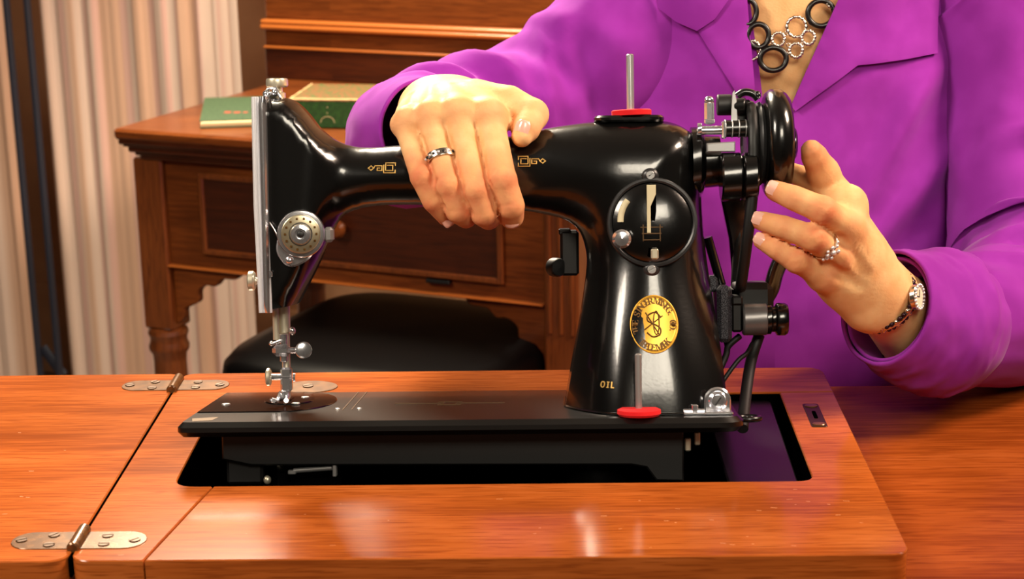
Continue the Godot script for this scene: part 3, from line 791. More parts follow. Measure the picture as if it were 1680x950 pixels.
func build_machine() -> void:
	var t := thing("sewing_machine", "glossy black vintage sewing machine with gold badge, tilted back in the wooden table", "sewing machine")
	t.rotation_degrees.x = -TILT
	machine = t
	var g := G.new()
	machine_body(g); mp("body", g, M.enamel)
	# bed
	g = G.new()
	slab(g, round_corner([Vector3(-0.263, 0.0, 0.008), Vector3(0.134, 0.0, 0.012), Vector3(0.134, 0.178, 0.02), Vector3(-0.263, 0.178, 0.008)], 8), 0.0, 0.0105, 0.0036)
	mp("bed", g, M.enamel_worn)
	g = G.new()   # casting below the bed
	extrude(g, PackedVector2Array([Vector2(-0.236, -0.0105), Vector2(-0.236, -0.03), Vector2(-0.215, -0.0345), Vector2(0.055, -0.0365), Vector2(0.066, -0.0385), Vector2(0.073, -0.048), Vector2(0.0925, -0.0485), Vector2(0.0925, -0.0105)]), 0.006, Transform3D(Basis(), Vector3(0, 0, 0.146)), 0.0012)
	box(g, Vector3(-0.221, -0.03, 0.14), Vector3(0.026, 0.038, 0.012), 0.002)
	box(g, Vector3(-0.08, -0.024, 0.02), Vector3(0.34, 0.026, 0.006), 0.001)
	mp("underbed_casting", g, M.casting)
	g = G.new()
	cyl(g, Vector3(-0.2, -0.036, 0.1), Vector3(0.09, -0.036, 0.1), 0.006)
	cyl(g, Vector3(0.03, -0.06, 0.11), Vector3(0.03, -0.034, 0.11), 0.024)
	box(g, Vector3(-0.18, -0.045, 0.1), Vector3(0.05, 0.04, 0.05), 0.004)
	mp("underbed_mechanism", g, M.enamel)
	g = G.new(); cyl(g, Vector3(-0.186, -0.0395, 0.145), Vector3(-0.158, -0.0375, 0.147), 0.0018); box(g, Vector3(-0.156, -0.039, 0.147), Vector3(0.003, 0.009, 0.006), 0.0006); box(g, Vector3(-0.187, -0.0405, 0.145), Vector3(0.006, 0.003, 0.004), 0.0006); mp("bobbin_latch", g, M.steel)
	g = G.new(); ball(g, Vector3(-0.2045, -0.0455, 0.148), Vector3(0.0028, 0.0032, 0.0028)); mp("underbed_screw", g, M.nickel)
	for p in [Vector3(0.0955, -0.0225, 0.15), Vector3(0.1025, -0.019, 0.146)]:
		g = G.new(); box(g, p, Vector3(0.0042, 0.0095, 0.003), 0.0008); mp("brass_terminal", g, M.nickel)
	# bed plates
	g = G.new()
	var pl := PackedVector2Array([Vector2(-0.2585, 0.006), Vector2(-0.2585, 0.124)])
	for k in 17:
		var a := PI * 0.5 - PI * k / 16.0
		pl.append(Vector2(-0.2 + cos(a) * 0.036, 0.065 + sin(a) * 0.059))
	slab(g, pl, 0.0009, 0.0014, 0.0004); mp("slide_plate", g, M.plate)
	g = G.new(); slab(g, _oval(Vector2(-0.2, 0.062), 0.019, 0.024), 0.0016, 0.001, 0.0003)
	box(g, Vector3(-0.206, 0.0018, 0.058), Vector3(0.0016, 0.001, 0.018), 0.0003); box(g, Vector3(-0.199, 0.0018, 0.058), Vector3(0.0016, 0.001, 0.018), 0.0003); mp("needle_plate", g, M.plate)
	for p in [Vector3(-0.19, 0.0014, 0.048), Vector3(-0.245, 0.0009, 0.082), Vector3(-0.192, 0.0014, 0.086)]:
		g = G.new(); lathe(g, [Vector2(0.0034, 0), Vector2(0.003, 0.0007), Vector2(0, 0.001)], Transform3D(Basis(), p), 14); mp("plate_screw", g, M.steel)
	g = G.new()
	for x in [-0.1535, -0.147]: box(g, Vector3(x, 0.00015, 0.06), Vector3(0.0006, 0.0005, 0.11), 0.0001)
	box(g, Vector3(-0.1, 0.00015, 0.0815), Vector3(0.036, 0.0005, 0.0012), 0.0001); box(g, Vector3(-0.054, 0.00015, 0.0815), Vector3(0.036, 0.0005, 0.0012), 0.0001)
	box(g, Vector3(-0.077, 0.00015, 0.073), Vector3(0.018, 0.0005, 0.001), 0.0001); box(g, Vector3(-0.077, 0.00015, 0.09), Vector3(0.018, 0.0005, 0.001), 0.0001)
	for x in [-0.0815, -0.0725]: box(g, Vector3(x, 0.00015, 0.0815), Vector3(0.0008, 0.0005, 0.018), 0.0001)
	mp("bed_print", g, M.gold_dim)
	g = G.new(); slab(g, round_corner([Vector3(-0.256, 0.155, 0), Vector3(-0.238, 0.148, 0.003), Vector3(-0.24, 0.166, 0.003), Vector3(-0.253, 0.17, 0)]), 0.0002, 0.0006, 0.0001); mp("bed_print", g, M.gold_dim)
	for x in [-0.158, -0.142]:
		g = G.new(); ball(g, Vector3(x, 0.0002, 0.108), Vector3(0.002, 0.0006, 0.002)); mp("bed_screw", g, M.steel)
	# pillar foot
	g = G.new(); var ft := PackedVector2Array()
	for k in 31:
		var x: float = lerp(0.0082, 0.1278, k / 30.0); ft.append(Vector2(x, ZC + thick(Vector2(x, 0), minf(x - 0.0082, 0.1278 - x)) + 0.0015))
	for k in 31:
		var x: float = lerp(0.1278, 0.0082, k / 30.0); ft.append(Vector2(x, ZC - thick(Vector2(x, 0), minf(x - 0.0082, 0.1278 - x)) - 0.0015))
	slab(g, ft, 0.0018, 0.0022, 0.0008); mp("pillar_foot", g, M.enamel)
	build_head(t)
	build_front_fittings(t)
	build_right_end(t)

func build_head(t: Node3D) -> void:
	# striated face plate on the head's left end
	var g := G.new(); g.begin(); var rows := []
	var prof := []
	for k in 57:
		var a := PI * k / 56.0
		prof.append([Vector2(-0.2058 - sin(a) * 0.0085 + 0.0028 * 0.0, 0.085 - cos(a) * 0.041), 0.00045 * cos(k * PI * 0.5)])
	for j in 30:
		var y: float = lerp(0.2285, 0.0725, j / 29.0); var row := PackedVector3Array()
		var w: float = lerp(1.0, 0.82, j / 29.0)
		for q in prof:
			var p: Vector2 = q[0]
			row.append(Vector3(-0.2045 + (p.x + 0.2045) * w - q[1] - (0.0006 if j > 0 and j < 29 else 0.0) + 0.0022 * (1.0 - w), y, 0.085 + (p.y - 0.085) * (1.02 if j > 0 and j < 29 else 1.0)))
		row.append(Vector3(-0.2035, y, 0.127)); row.append(Vector3(-0.2035, y, 0.043))
		rows.append(row)
	grid(g, rows, true); fan(g, rows[0]); fan(g, rows[-1]); _fix_fans(g, rows[0].size()); g.seal()
	mp("face_plate", g, M.chrome)
	# its front edge: a narrow ridged chrome strip seen from the front
	g = G.new()
	for k in 6:
		var x0: float = -0.2135 + k * 0.0017
		tube(g, [Vector3(x0, 0.2285, 0.1215 + 0.0008 * (k % 2)), Vector3(x0 + 0.0002, 0.15, 0.1222 + 0.0008 * (k % 2)), Vector3(x0 + 0.0024 - k * 0.0001, 0.0725, 0.1222 + 0.0008 * (k % 2))], 0.00115 if k % 2 == 0 else 0.0009, 8)
	mp("face_plate_ribs", g, M.ribbed)
	g = G.new(); box(g, Vector3(-0.2015, 0.152, 0.1165), Vector3(0.0012, 0.15, 0.006), 0.0004); mp("seam_strip", g, M.casting)
	g = G.new(); cyl(g, Vector3(-0.204, 0.1005, 0.122), Vector3(-0.204, 0.1005, 0.125), 0.0028, 12); mp("face_plate_screw", g, M.chrome)
	# top thumb nut
	g = G.new()
	lathe(g, [Vector2(0.0, 0.0), Vector2(0.0062, 0.0), Vector2(0.0062, 0.004), Vector2(0.0042, 0.005), Vector2(0.0042, 0.008), Vector2(0.0075, 0.0085), Vector2(0.0082, 0.0095), Vector2(0.0082, 0.0135), Vector2(0.0075, 0.0145), Vector2(0.0, 0.0145)], Transform3D(Basis(), Vector3(-0.2005, 0.2285, 0.09)), 24)
	mp("presser_thumb_nut", g, M.nickel)
	g = G.new(); ball(g, Vector3(-0.2065, 0.2315, 0.098), Vector3(0.0035, 0.0032, 0.0035)); ball(g, Vector3(-0.2005, 0.2325, 0.099), Vector3(0.0028, 0.003, 0.0028)); tube(g, [Vector3(-0.207, 0.228, 0.1), Vector3(-0.206, 0.235, 0.1), Vector3(-0.2, 0.236, 0.1), Vector3(-0.1965, 0.2285, 0.1)], 0.0012, 8); mp("thread_guide", g, M.chrome)
	# thumb screw on the left
	g = G.new()
	lathe(g, [Vector2(0, 0), Vector2(0.0055, 0), Vector2(0.0072, 0.001), Vector2(0.0072, 0.0042), Vector2(0.006, 0.0055), Vector2(0.003, 0.0058), Vector2(0.0022, 0.007), Vector2(0.0022, 0.0135)], axis_xf(Vector3(-0.2235, 0.0945, 0.1), Vector3.RIGHT), 24)
	mp("face_plate_thumb_screw", g, M.nickel)
	# tension assembly on the head's front
	var tn := sub(t, "tension_assembly"); var c := Vector3(-0.18, 0.1295, 0.1245)
	var fwd := axis_xf(c, Vector3(0.10, 0, 1))
	g = G.new()
	extrude(g, round_corner([Vector3(-0.014, 0.012, 0.006), Vector3(0.010, 0.016, 0.006), Vector3(0.016, 0.002, 0.006), Vector3(0.006, -0.019, 0.006), Vector3(-0.010, -0.0262, 0.008), Vector3(-0.0195, -0.013, 0.006)], 6), 0.004, Transform3D(Basis(), c + Vector3(0, 0, -0.004)), 0.0012)
	mp("base_plate", g, M.chrome, tn)
	g = G.new(); lathe(g, [Vector2(0.0165, 0.0), Vector2(0.0172, 0.001), Vector2(0.0172, 0.004), Vector2(0.0165, 0.005), Vector2(0.013, 0.0055), Vector2(0, 0.0055)], fwd, 36); mp("disc", g, M.chrome, tn)
	g = G.new(); lathe(g, [Vector2(0.0140, 0.005), Vector2(0.0140, 0.0095), Vector2(0.0132, 0.0102), Vector2(0.0085, 0.0106), Vector2(0.0085, 0.005)], fwd, 36); mp("number_dial", g, M.dial_face, tn)
	g = G.new()
	for k in 14:
		var a := TAU * k / 14.0
		box(g, fwd * Vector3(cos(a) * 0.0112, 0.0106, sin(a) * 0.0112), Vector3(0.0016, 0.0016, 0.0006), 0.0002)
	mp("dial_marks", g, M.badge_ink, tn)
	g = G.new(); lathe(g, [Vector2(0.0078, 0.005), Vector2(0.0078, 0.0125), Vector2(0.0068, 0.0145), Vector2(0.0042, 0.015), Vector2(0.0036, 0.0135), Vector2(0, 0.013)], fwd, 24); mp("thumb_nut", g, M.chrome, tn)
	g = G.new(); ball(g, fwd * Vector3(0, 0.0138, 0), Vector3(0.0026, 0.0026, 0.0012)); mp("stud", g, M.rubber, tn)
	g = G.new(); box(g, c + Vector3(0.0195, -0.001, -0.0055), Vector3(0.007, 0.011, 0.011), 0.002); mp("stop", g, M.steel, tn)
	g = G.new(); tube(g, [c + Vector3(-0.0225, 0.0085, 0.002), c + Vector3(-0.019, 0.0035, 0.003), c + Vector3(-0.0165, -0.002, 0.003), c + Vector3(-0.016, -0.008, 0.002)], 0.0006, 6); mp("check_spring", g, M.chrome, tn)
	g = G.new(); ball(g, c + Vector3(-0.0088, -0.0192, 0.0012), Vector3(0.0028, 0.0028, 0.0018)); mp("plate_screw", g, M.chrome, tn)
	# needle bar, presser bar, clamp and foot
	g = G.new(); cyl(g, Vector3(-0.2, 0.0545, 0.086), Vector3(-0.2, 0.078, 0.086), 0.0052, 20); mp("presser_bar_bush", g, M.nickel)
	g = G.new(); cyl(g, Vector3(-0.2045, 0.05, 0.093), Vector3(-0.2045, 0.078, 0.093), 0.0024); cyl(g, Vector3(-0.1985, 0.006, 0.086), Vector3(-0.1985, 0.056, 0.086), 0.0031); mp("presser_bar", g, M.nickel)
	g = G.new(); cyl(g, Vector3(-0.199, 0.034, 0.094), Vector3(-0.199, 0.0545, 0.094), 0.003); mp("needle_bar", g, M.chrome)
	g = G.new(); box(g, Vector3(-0.2, 0.0425, 0.096), Vector3(0.014, 0.009, 0.009), 0.003); cyl(g, Vector3(-0.2, 0.0425, 0.096), Vector3(-0.186, 0.0425, 0.096), 0.0022); lathe(g, [Vector2(0, 0), Vector2(0.0045, 0), Vector2(0.0062, 0.0008), Vector2(0.0062, 0.0028), Vector2(0.0045, 0.0036), Vector2(0, 0.0036)], axis_xf(Vector3(-0.1842, 0.0425, 0.096), Vector3(0.35, 0.1, 1)), 20, 1.0); cyl(g, Vector3(-0.207, 0.0475, 0.097), Vector3(-0.2, 0.05, 0.098), 0.0013); ball(g, Vector3(-0.2075, 0.0478, 0.097), Vector3(0.002, 0.0018, 0.002)); mp("needle_clamp", g, M.chrome)
	g = G.new(); ball(g, Vector3(-0.1925, 0.0565, 0.092), Vector3(0.0024, 0.003, 0.0024)); mp("bar_screw", g, M.chrome)
	g = G.new(); cyl(g, Vector3(-0.199, 0.002, 0.094), Vector3(-0.199, 0.036, 0.094), 0.0007, 8); mp("needle", g, M.steel)
	g = G.new(); box(g, Vector3(-0.1975, 0.0205, 0.092), Vector3(0.0085, 0.018, 0.008), 0.0015); cyl(g, Vector3(-0.2105, 0.0225, 0.094), Vector3(-0.194, 0.0225, 0.094), 0.0022); cyl(g, Vector3(-0.1925, 0.022, 0.094), Vector3(-0.1905, 0.022, 0.094), 0.003); mp("foot_holder", g, M.chrome)
	g = G.new(); lathe(g, [Vector2(0, 0), Vector2(0.0052, 0), Vector2(0.0066, 0.001), Vector2(0.0066, 0.0028), Vector2(0.005, 0.0038), Vector2(0, 0.004)], axis_xf(Vector3(-0.2125, 0.0225, 0.094), Vector3.RIGHT), 22); mp("foot_thumb_screw", g, M.nickel)
	g = G.new(); box(g, Vector3(-0.199, 0.0092, 0.094), Vector3(0.006, 0.008, 0.005), 0.0014)
	for s in [-1.0, 1.0]: tube(g, [Vector3(-0.1995 + s * 0.0022, 0.011, 0.093), Vector3(-0.2 + s * 0.0035, 0.0065, 0.097), Vector3(-0.2 + s * 0.0035, 0.005, 0.104), Vector3(-0.2 + s * 0.0045, 0.0068, 0.11)], 0.0017, 8)
	ball(g, Vector3(-0.2065, 0.0062, 0.102), Vector3(0.0028, 0.0018, 0.003)); mp("presser_foot", g, M.chrome)

func build_front_fittings(t: Node3D) -> void:
	# stitch length dial
	var d := sub(t, "stitch_dial"); var c := Vector3(0.0728, 0.1345, 0.1285); var dx := Transform3D(Basis(Vector3.RIGHT, -0.11), c); var f := axis_xf(c, dx.basis.z); var g := G.new()
	lathe(g, [Vector2(0.0325, -0.006), Vector2(0.0325, 0.002), Vector2(0.0318, 0.0032), Vector2(0.0302, 0.0036), Vector2(0.0290, 0.0028), Vector2(0.0288, 0.0)], f, 56)
	for s in [-1.0, 1.0]: ball(g, dx * Vector3(-0.001, s * 0.0335, 0.0005), Vector3(0.0062, 0.0058, 0.0035))
	mp("rim", g, M.enamel_rim, d)
	g = G.new(); lathe(g, [Vector2(0.0288, 0.0), Vector2(0.0286, 0.0022), Vector2(0.024, 0.0052), Vector2(0.016, 0.0074), Vector2(0.008, 0.0085), Vector2(0.0, 0.0088)], f, 48); mp("dome", g, M.enamel, d)
	g = G.new(); box(g, dx * Vector3(-0.0008, 0.001, 0.0062), Vector3(0.0066, 0.052, 0.0052), 0.001); mp("slot", g, M.dark_well, d)
	g = G.new(); extrude(g, PackedVector2Array([Vector2(-0.0042, 0.0262), Vector2(0.0022, 0.0262), Vector2(0.0022, 0.0195), Vector2(-0.0016, 0.011), Vector2(-0.0016, -0.008), Vector2(-0.0042, -0.008)]), 0.0016, Transform3D(Basis(), dx * Vector3(0, 0, 0.0082)), 0.0003); mp("pointer", g, M.cream, d)
	g = G.new(); box(g, dx * Vector3(0.001, -0.023, 0.0075), Vector3(0.0055, 0.0075, 0.003), 0.001); mp("slot_stop", g, M.nickel, d)
	g = G.new()
	for k in 3: box(g, dx * Vector3(-0.001, -0.004 - k * 0.0045, 0.0087), Vector3(0.016 - k * 0.002, 0.0008, 0.0006), 0.0002)
	for s in [-1.0, 1.0]: box(g, dx * Vector3(-0.001 + s * 0.006, -0.008, 0.0087), Vector3(0.0008, 0.012, 0.0006), 0.0002)
	mp("dial_print", g, M.gold_dim, d)
	g = G.new(); var arc := []
	for k in 9:
		var a := deg_to_rad(140.0 + 42.0 * k / 8.0)
		arc.append(dx * Vector3(cos(a) * 0.0228, sin(a) * 0.0228 + 0.001, 0.0061))
	tube(g, arc, 0.0024, 8, false, 0.5); mp("lever_slot", g, M.cream, d)
	g = G.new(); lathe(g, [Vector2(0.003, -0.004), Vector2(0.0035, 0.003), Vector2(0.0066, 0.005), Vector2(0.0068, 0.008), Vector2(0.005, 0.0102), Vector2(0, 0.011)], axis_xf(dx * Vector3(-0.0225, -0.0115, 0.005), Vector3(0, 0, 1)), 24); mp("lever_knob", g, M.chrome, d)
	for s in [-1.0, 1.0]: screw("screw", dx * Vector3(-0.001, s * 0.0338, 0.0038), 0.003, M.steel, d, 0.5, Vector3(0, 0, 1))
	for ch in d.get_children():
		if ch.name.begins_with("screw"): ch.transform = Transform3D()
	# gold badge
	var b := sub(t, "badge"); var bc := Vector3(0.0727, 0.0627, 0.0); bc.z = body_z(bc.x, bc.y) - 0.0004
	var n := Vector3(0.0, 0.0, 1.0); var dz := (body_z(bc.x, bc.y + 0.01) - body_z(bc.x, bc.y - 0.01)) / 0.02
	var BX := Transform3D(Basis(Vector3.RIGHT, Vector3(0, 1, dz).normalized(), Vector3(0, -dz, 1).normalized()), bc)
	g = G.new(); g.begin(); var rows := []
	for pr in [[0.0, 0.0008], [0.3, 0.0008], [0.6, 0.0007], [0.85, 0.0006], [0.93, 0.0006], [0.955, 0.0013], [0.985, 0.0013], [1.0, 0.0008], [1.0, -0.004]]:
		var row := PackedVector3Array()
		for k in 48:
			var a := TAU * k / 48.0
			row.append(BX * Vector3(cos(a) * 0.0173 * pr[0], sin(a) * 0.0213 * pr[0], pr[1] - 0.0022 * pow(cos(a) * pr[0], 2.0)))
		rows.append(row)
	grid(g, rows, true); g.seal(); mp("plate", g, M.gold, b)
	g = G.new()
	var put := func(text: String, a0: float, a1: float, flip: bool) -> void:
		for k in text.length():
			if text[k] == " ": continue
			var a := deg_to_rad(lerp(a0, a1, float(k) / (text.length() - 1)))
			var p := Vector3(cos(a) * 0.0133, sin(a) * 0.0170, 0.0009 - 0.0022 * pow(cos(a) * 0.77, 2.0))
			letters(g, text[k], 0.0046, 0.0006, BX * Transform3D(Basis(Vector3.BACK, a + (PI / 2 if flip else -PI / 2)), p), "Droid Serif", true)
	put.call("THE SINGER MANFG. CO.", 196, -16, false); put.call("TRADE MARK", 228, 312, true)
	mp("lettering", g, M.badge_ink, b)
	g = G.new(); var sh := []   # shuttle, needle and the S of thread
	for q in [Vector2(0.0046, 0.0052), Vector2(0.001, 0.0085), Vector2(-0.0042, 0.0065), Vector2(-0.0045, 0.0025), Vector2(0.0, 0.0), Vector2(0.0042, -0.003), Vector2(0.0038, -0.0075), Vector2(-0.001, -0.0092), Vector2(-0.0052, -0.006)]: sh.append(BX * Vector3(q.x, q.y, 0.001))
	tube(g, smooth_path(sh, 5), 0.0006, 6)
	torus(g, BX * Transform3D(Basis(Vector3.RIGHT, PI / 2), Vector3(0.0015, 0.001, 0.001)), 0.002, 0.0085, 0.0005, 24, 6)
	tube(g, [BX * Vector3(-0.006, 0.0085, 0.001), BX * Vector3(0.004, -0.0085, 0.001)], 0.0005, 6); tube(g, [BX * Vector3(-0.007, -0.004, 0.001), BX * Vector3(0.006, 0.006, 0.001)], 0.00045, 6)
	mp("emblem", g, M.badge_ink, b)
	for s in [-1.0, 1.0]:
		g = G.new(); ball(g, BX * Vector3(s * 0.0135, 0.0, -0.0008), Vector3(0.0019, 0.0019, 0.0012)); mp("rivet", g, M.badge_ink, b)
	# gold print
	g = G.new(); 
	for k in 3:
		var lx: float = 0.0360 + [0.0, 0.0036, 0.0066][k]; var sl := (body_z(lx + 0.002, 0.0205) - body_z(lx - 0.002, 0.0205)) / 0.004; var sy := (body_z(lx, 0.0225) - body_z(lx, 0.0185)) / 0.004
		var nn := Vector3(-sl, -sy, 1).normalized(); var tx := Vector3(1, 0, sl).normalized()
		letters(g, "OIL"[k], 0.0056, 0.0005, Transform3D(Basis(tx, nn.cross(tx), nn), Vector3(lx, 0.0205, body_z(lx, 0.0205)) + nn * 0.0004), "Droid Sans", true)
	mp("oil_lettering", g, M.gold_print)
	for side in [0, 1]:
		g = G.new()
		var ox: float = -0.1206 if side == 0 else -0.0147; var s: float = 1.0 if side == 0 else -1.0; var oy: float = 0.1762 if side == 0 else 0.1797
		var L := func(a: Array) -> void:
			var q := []
			for k in range(0, a.size(), 2): q.append(Vector2(ox + s * a[k] * 0.001, oy + a[k + 1] * 0.001))
			ribbon(g, q, 0.00075)
		L.call([-11.5, 0, -9.5, 1.6, -7.5, 0, -9.5, -1.6, -11.5, 0])
		L.call([-7.5, 0, -6.6, 1.6, -1.5, 1.6, -1.5, -1.8, -5, -1.8, -5, 0, -3.2, 0])
		L.call([-0.2, 2, -0.2, -3.6, 8.2, -3.6, 8.2, 3.6, 1.2, 3.6, 1.2, -1.9, 6.4, -1.9, 6.4, 1.9, 2.4, 1.9])
		mp("gold_fret_print", g, M.gold_print)
	# spool pins
	var top := sub(t, "top_spool_pin"); c = Vector3(0.0585, 0.2095, 0.088)
	g = G.new(); slab(g, rrect(0.052, 0.026, 0.0129, Vector2(c.x, c.z), 8), 0.2125, 0.005, 0.0016); mp("base_plate", g, M.enamel, top)
	g = G.new(); lathe(g, [Vector2(0, 0), Vector2(0.0146, 0), Vector2(0.0148, 0.0035), Vector2(0.0135, 0.0042), Vector2(0, 0.0042)], Transform3D(Basis(Vector3.BACK, 0.03), Vector3(0.0605, 0.2126, 0.088)), 26); mp("felt_pad", g, M.felt, top)
	g = G.new(); cyl(g, Vector3(0.0597, 0.2126, 0.088), Vector3(0.0597, 0.2575, 0.088), 0.0028, 14, 0.0008); mp("pin", g, M.steel, top)
	var low := sub(t, "lower_spool_pin")
	g = G.new(); lathe(g, [Vector2(0, 0), Vector2(0.014, 0), Vector2(0.0154, 0.0016), Vector2(0.0152, 0.0042), Vector2(0.013, 0.0052), Vector2(0, 0.0052)], Transform3D(Basis(), Vector3(0.0604, 0.0005, 0.1655)), 28); mp("felt_pad", g, M.felt, low)
	g = G.new(); cyl(g, Vector3(0.0602, 0.003, 0.1655), Vector3(0.0602, 0.044, 0.1655), 0.0024, 14, 0.0008); mp("pin", g, M.steel, low)
	# small chrome tension bracket at the right end of the bed
	var w := sub(t, "bobbin_winder_tension"); g = G.new()
	var pl := PackedVector2Array([Vector2(-0.0095, 0)])
	for k in 13:
		var a := PI - PI * k / 12.0
		pl.append(Vector2(cos(a) * 0.0095, 0.0085 + sin(a) * 0.0095))
	pl.append(Vector2(0.0095, 0))
	extrude(g, pl, 0.004, Transform3D(Basis(), Vector3(0.1165, 0.0005, 0.150)), 0.0012); box(g, Vector3(0.1165, 0.0012, 0.158), Vector3(0.02, 0.002, 0.014), 0.0006); mp("bracket", g, M.chrome, w)
	g = G.new(); lathe(g, [Vector2(0.0066, 0), Vector2(0.0068, 0.0016), Vector2(0.0058, 0.0024), Vector2(0.0045, 0.0016), Vector2(0.0043, 0.003), Vector2(0, 0.0034)], axis_xf(Vector3(0.1165, 0.009, 0.154), Vector3(0, 0, 1)), 26); mp("disc", g, M.chrome, w)
	g = G.new(); box(g, Vector3(0.1165, 0.009, 0.1576), Vector3(0.0011, 0.0072, 0.0006), 0.0002, Transform3D(Basis(), Vector3(0.1165, 0.009, 0)) * Transform3D(Basis(Vector3.BACK, -0.6), Vector3.ZERO) * Transform3D(Basis(), Vector3(-0.1165, -0.009, 0))); mp("screw_slot", g, M.casting, w)
	g = G.new(); cyl(g, Vector3(0.092, 0.0022, 0.158), Vector3(0.107, 0.0022, 0.158), 0.0018); box(g, Vector3(0.1, 0.004, 0.158), Vector3(0.0045, 0.006, 0.004), 0.0008); box(g, Vector3(0.1, 0.001, 0.16), Vector3(0.016, 0.0014, 0.006), 0.0004); mp("thread_eyelet", g, M.chrome, w)
	# dark lever behind the pillar's left side
	var r := sub(t, "light_switch"); g = G.new()
	box(g, Vector3(0.014, 0.111, 0.062), Vector3(0.014, 0.034, 0.02), 0.002); box(g, Vector3(0.0105, 0.127, 0.066), Vector3(0.009, 0.005, 0.01), 0.001); mp("housing", g, M.rubber, r)
	g = G.new(); lathe(g, [Vector2(0, 0), Vector2(0.0066, 0), Vector2(0.0072, 0.001), Vector2(0.0072, 0.008), Vector2(0.0062, 0.0095), Vector2(0, 0.01)], axis_xf(Vector3(0.0015, 0.1005, 0.066), Vector3(0.6, 0, 1)), 18); mp("knob", g, M.rubber, r)

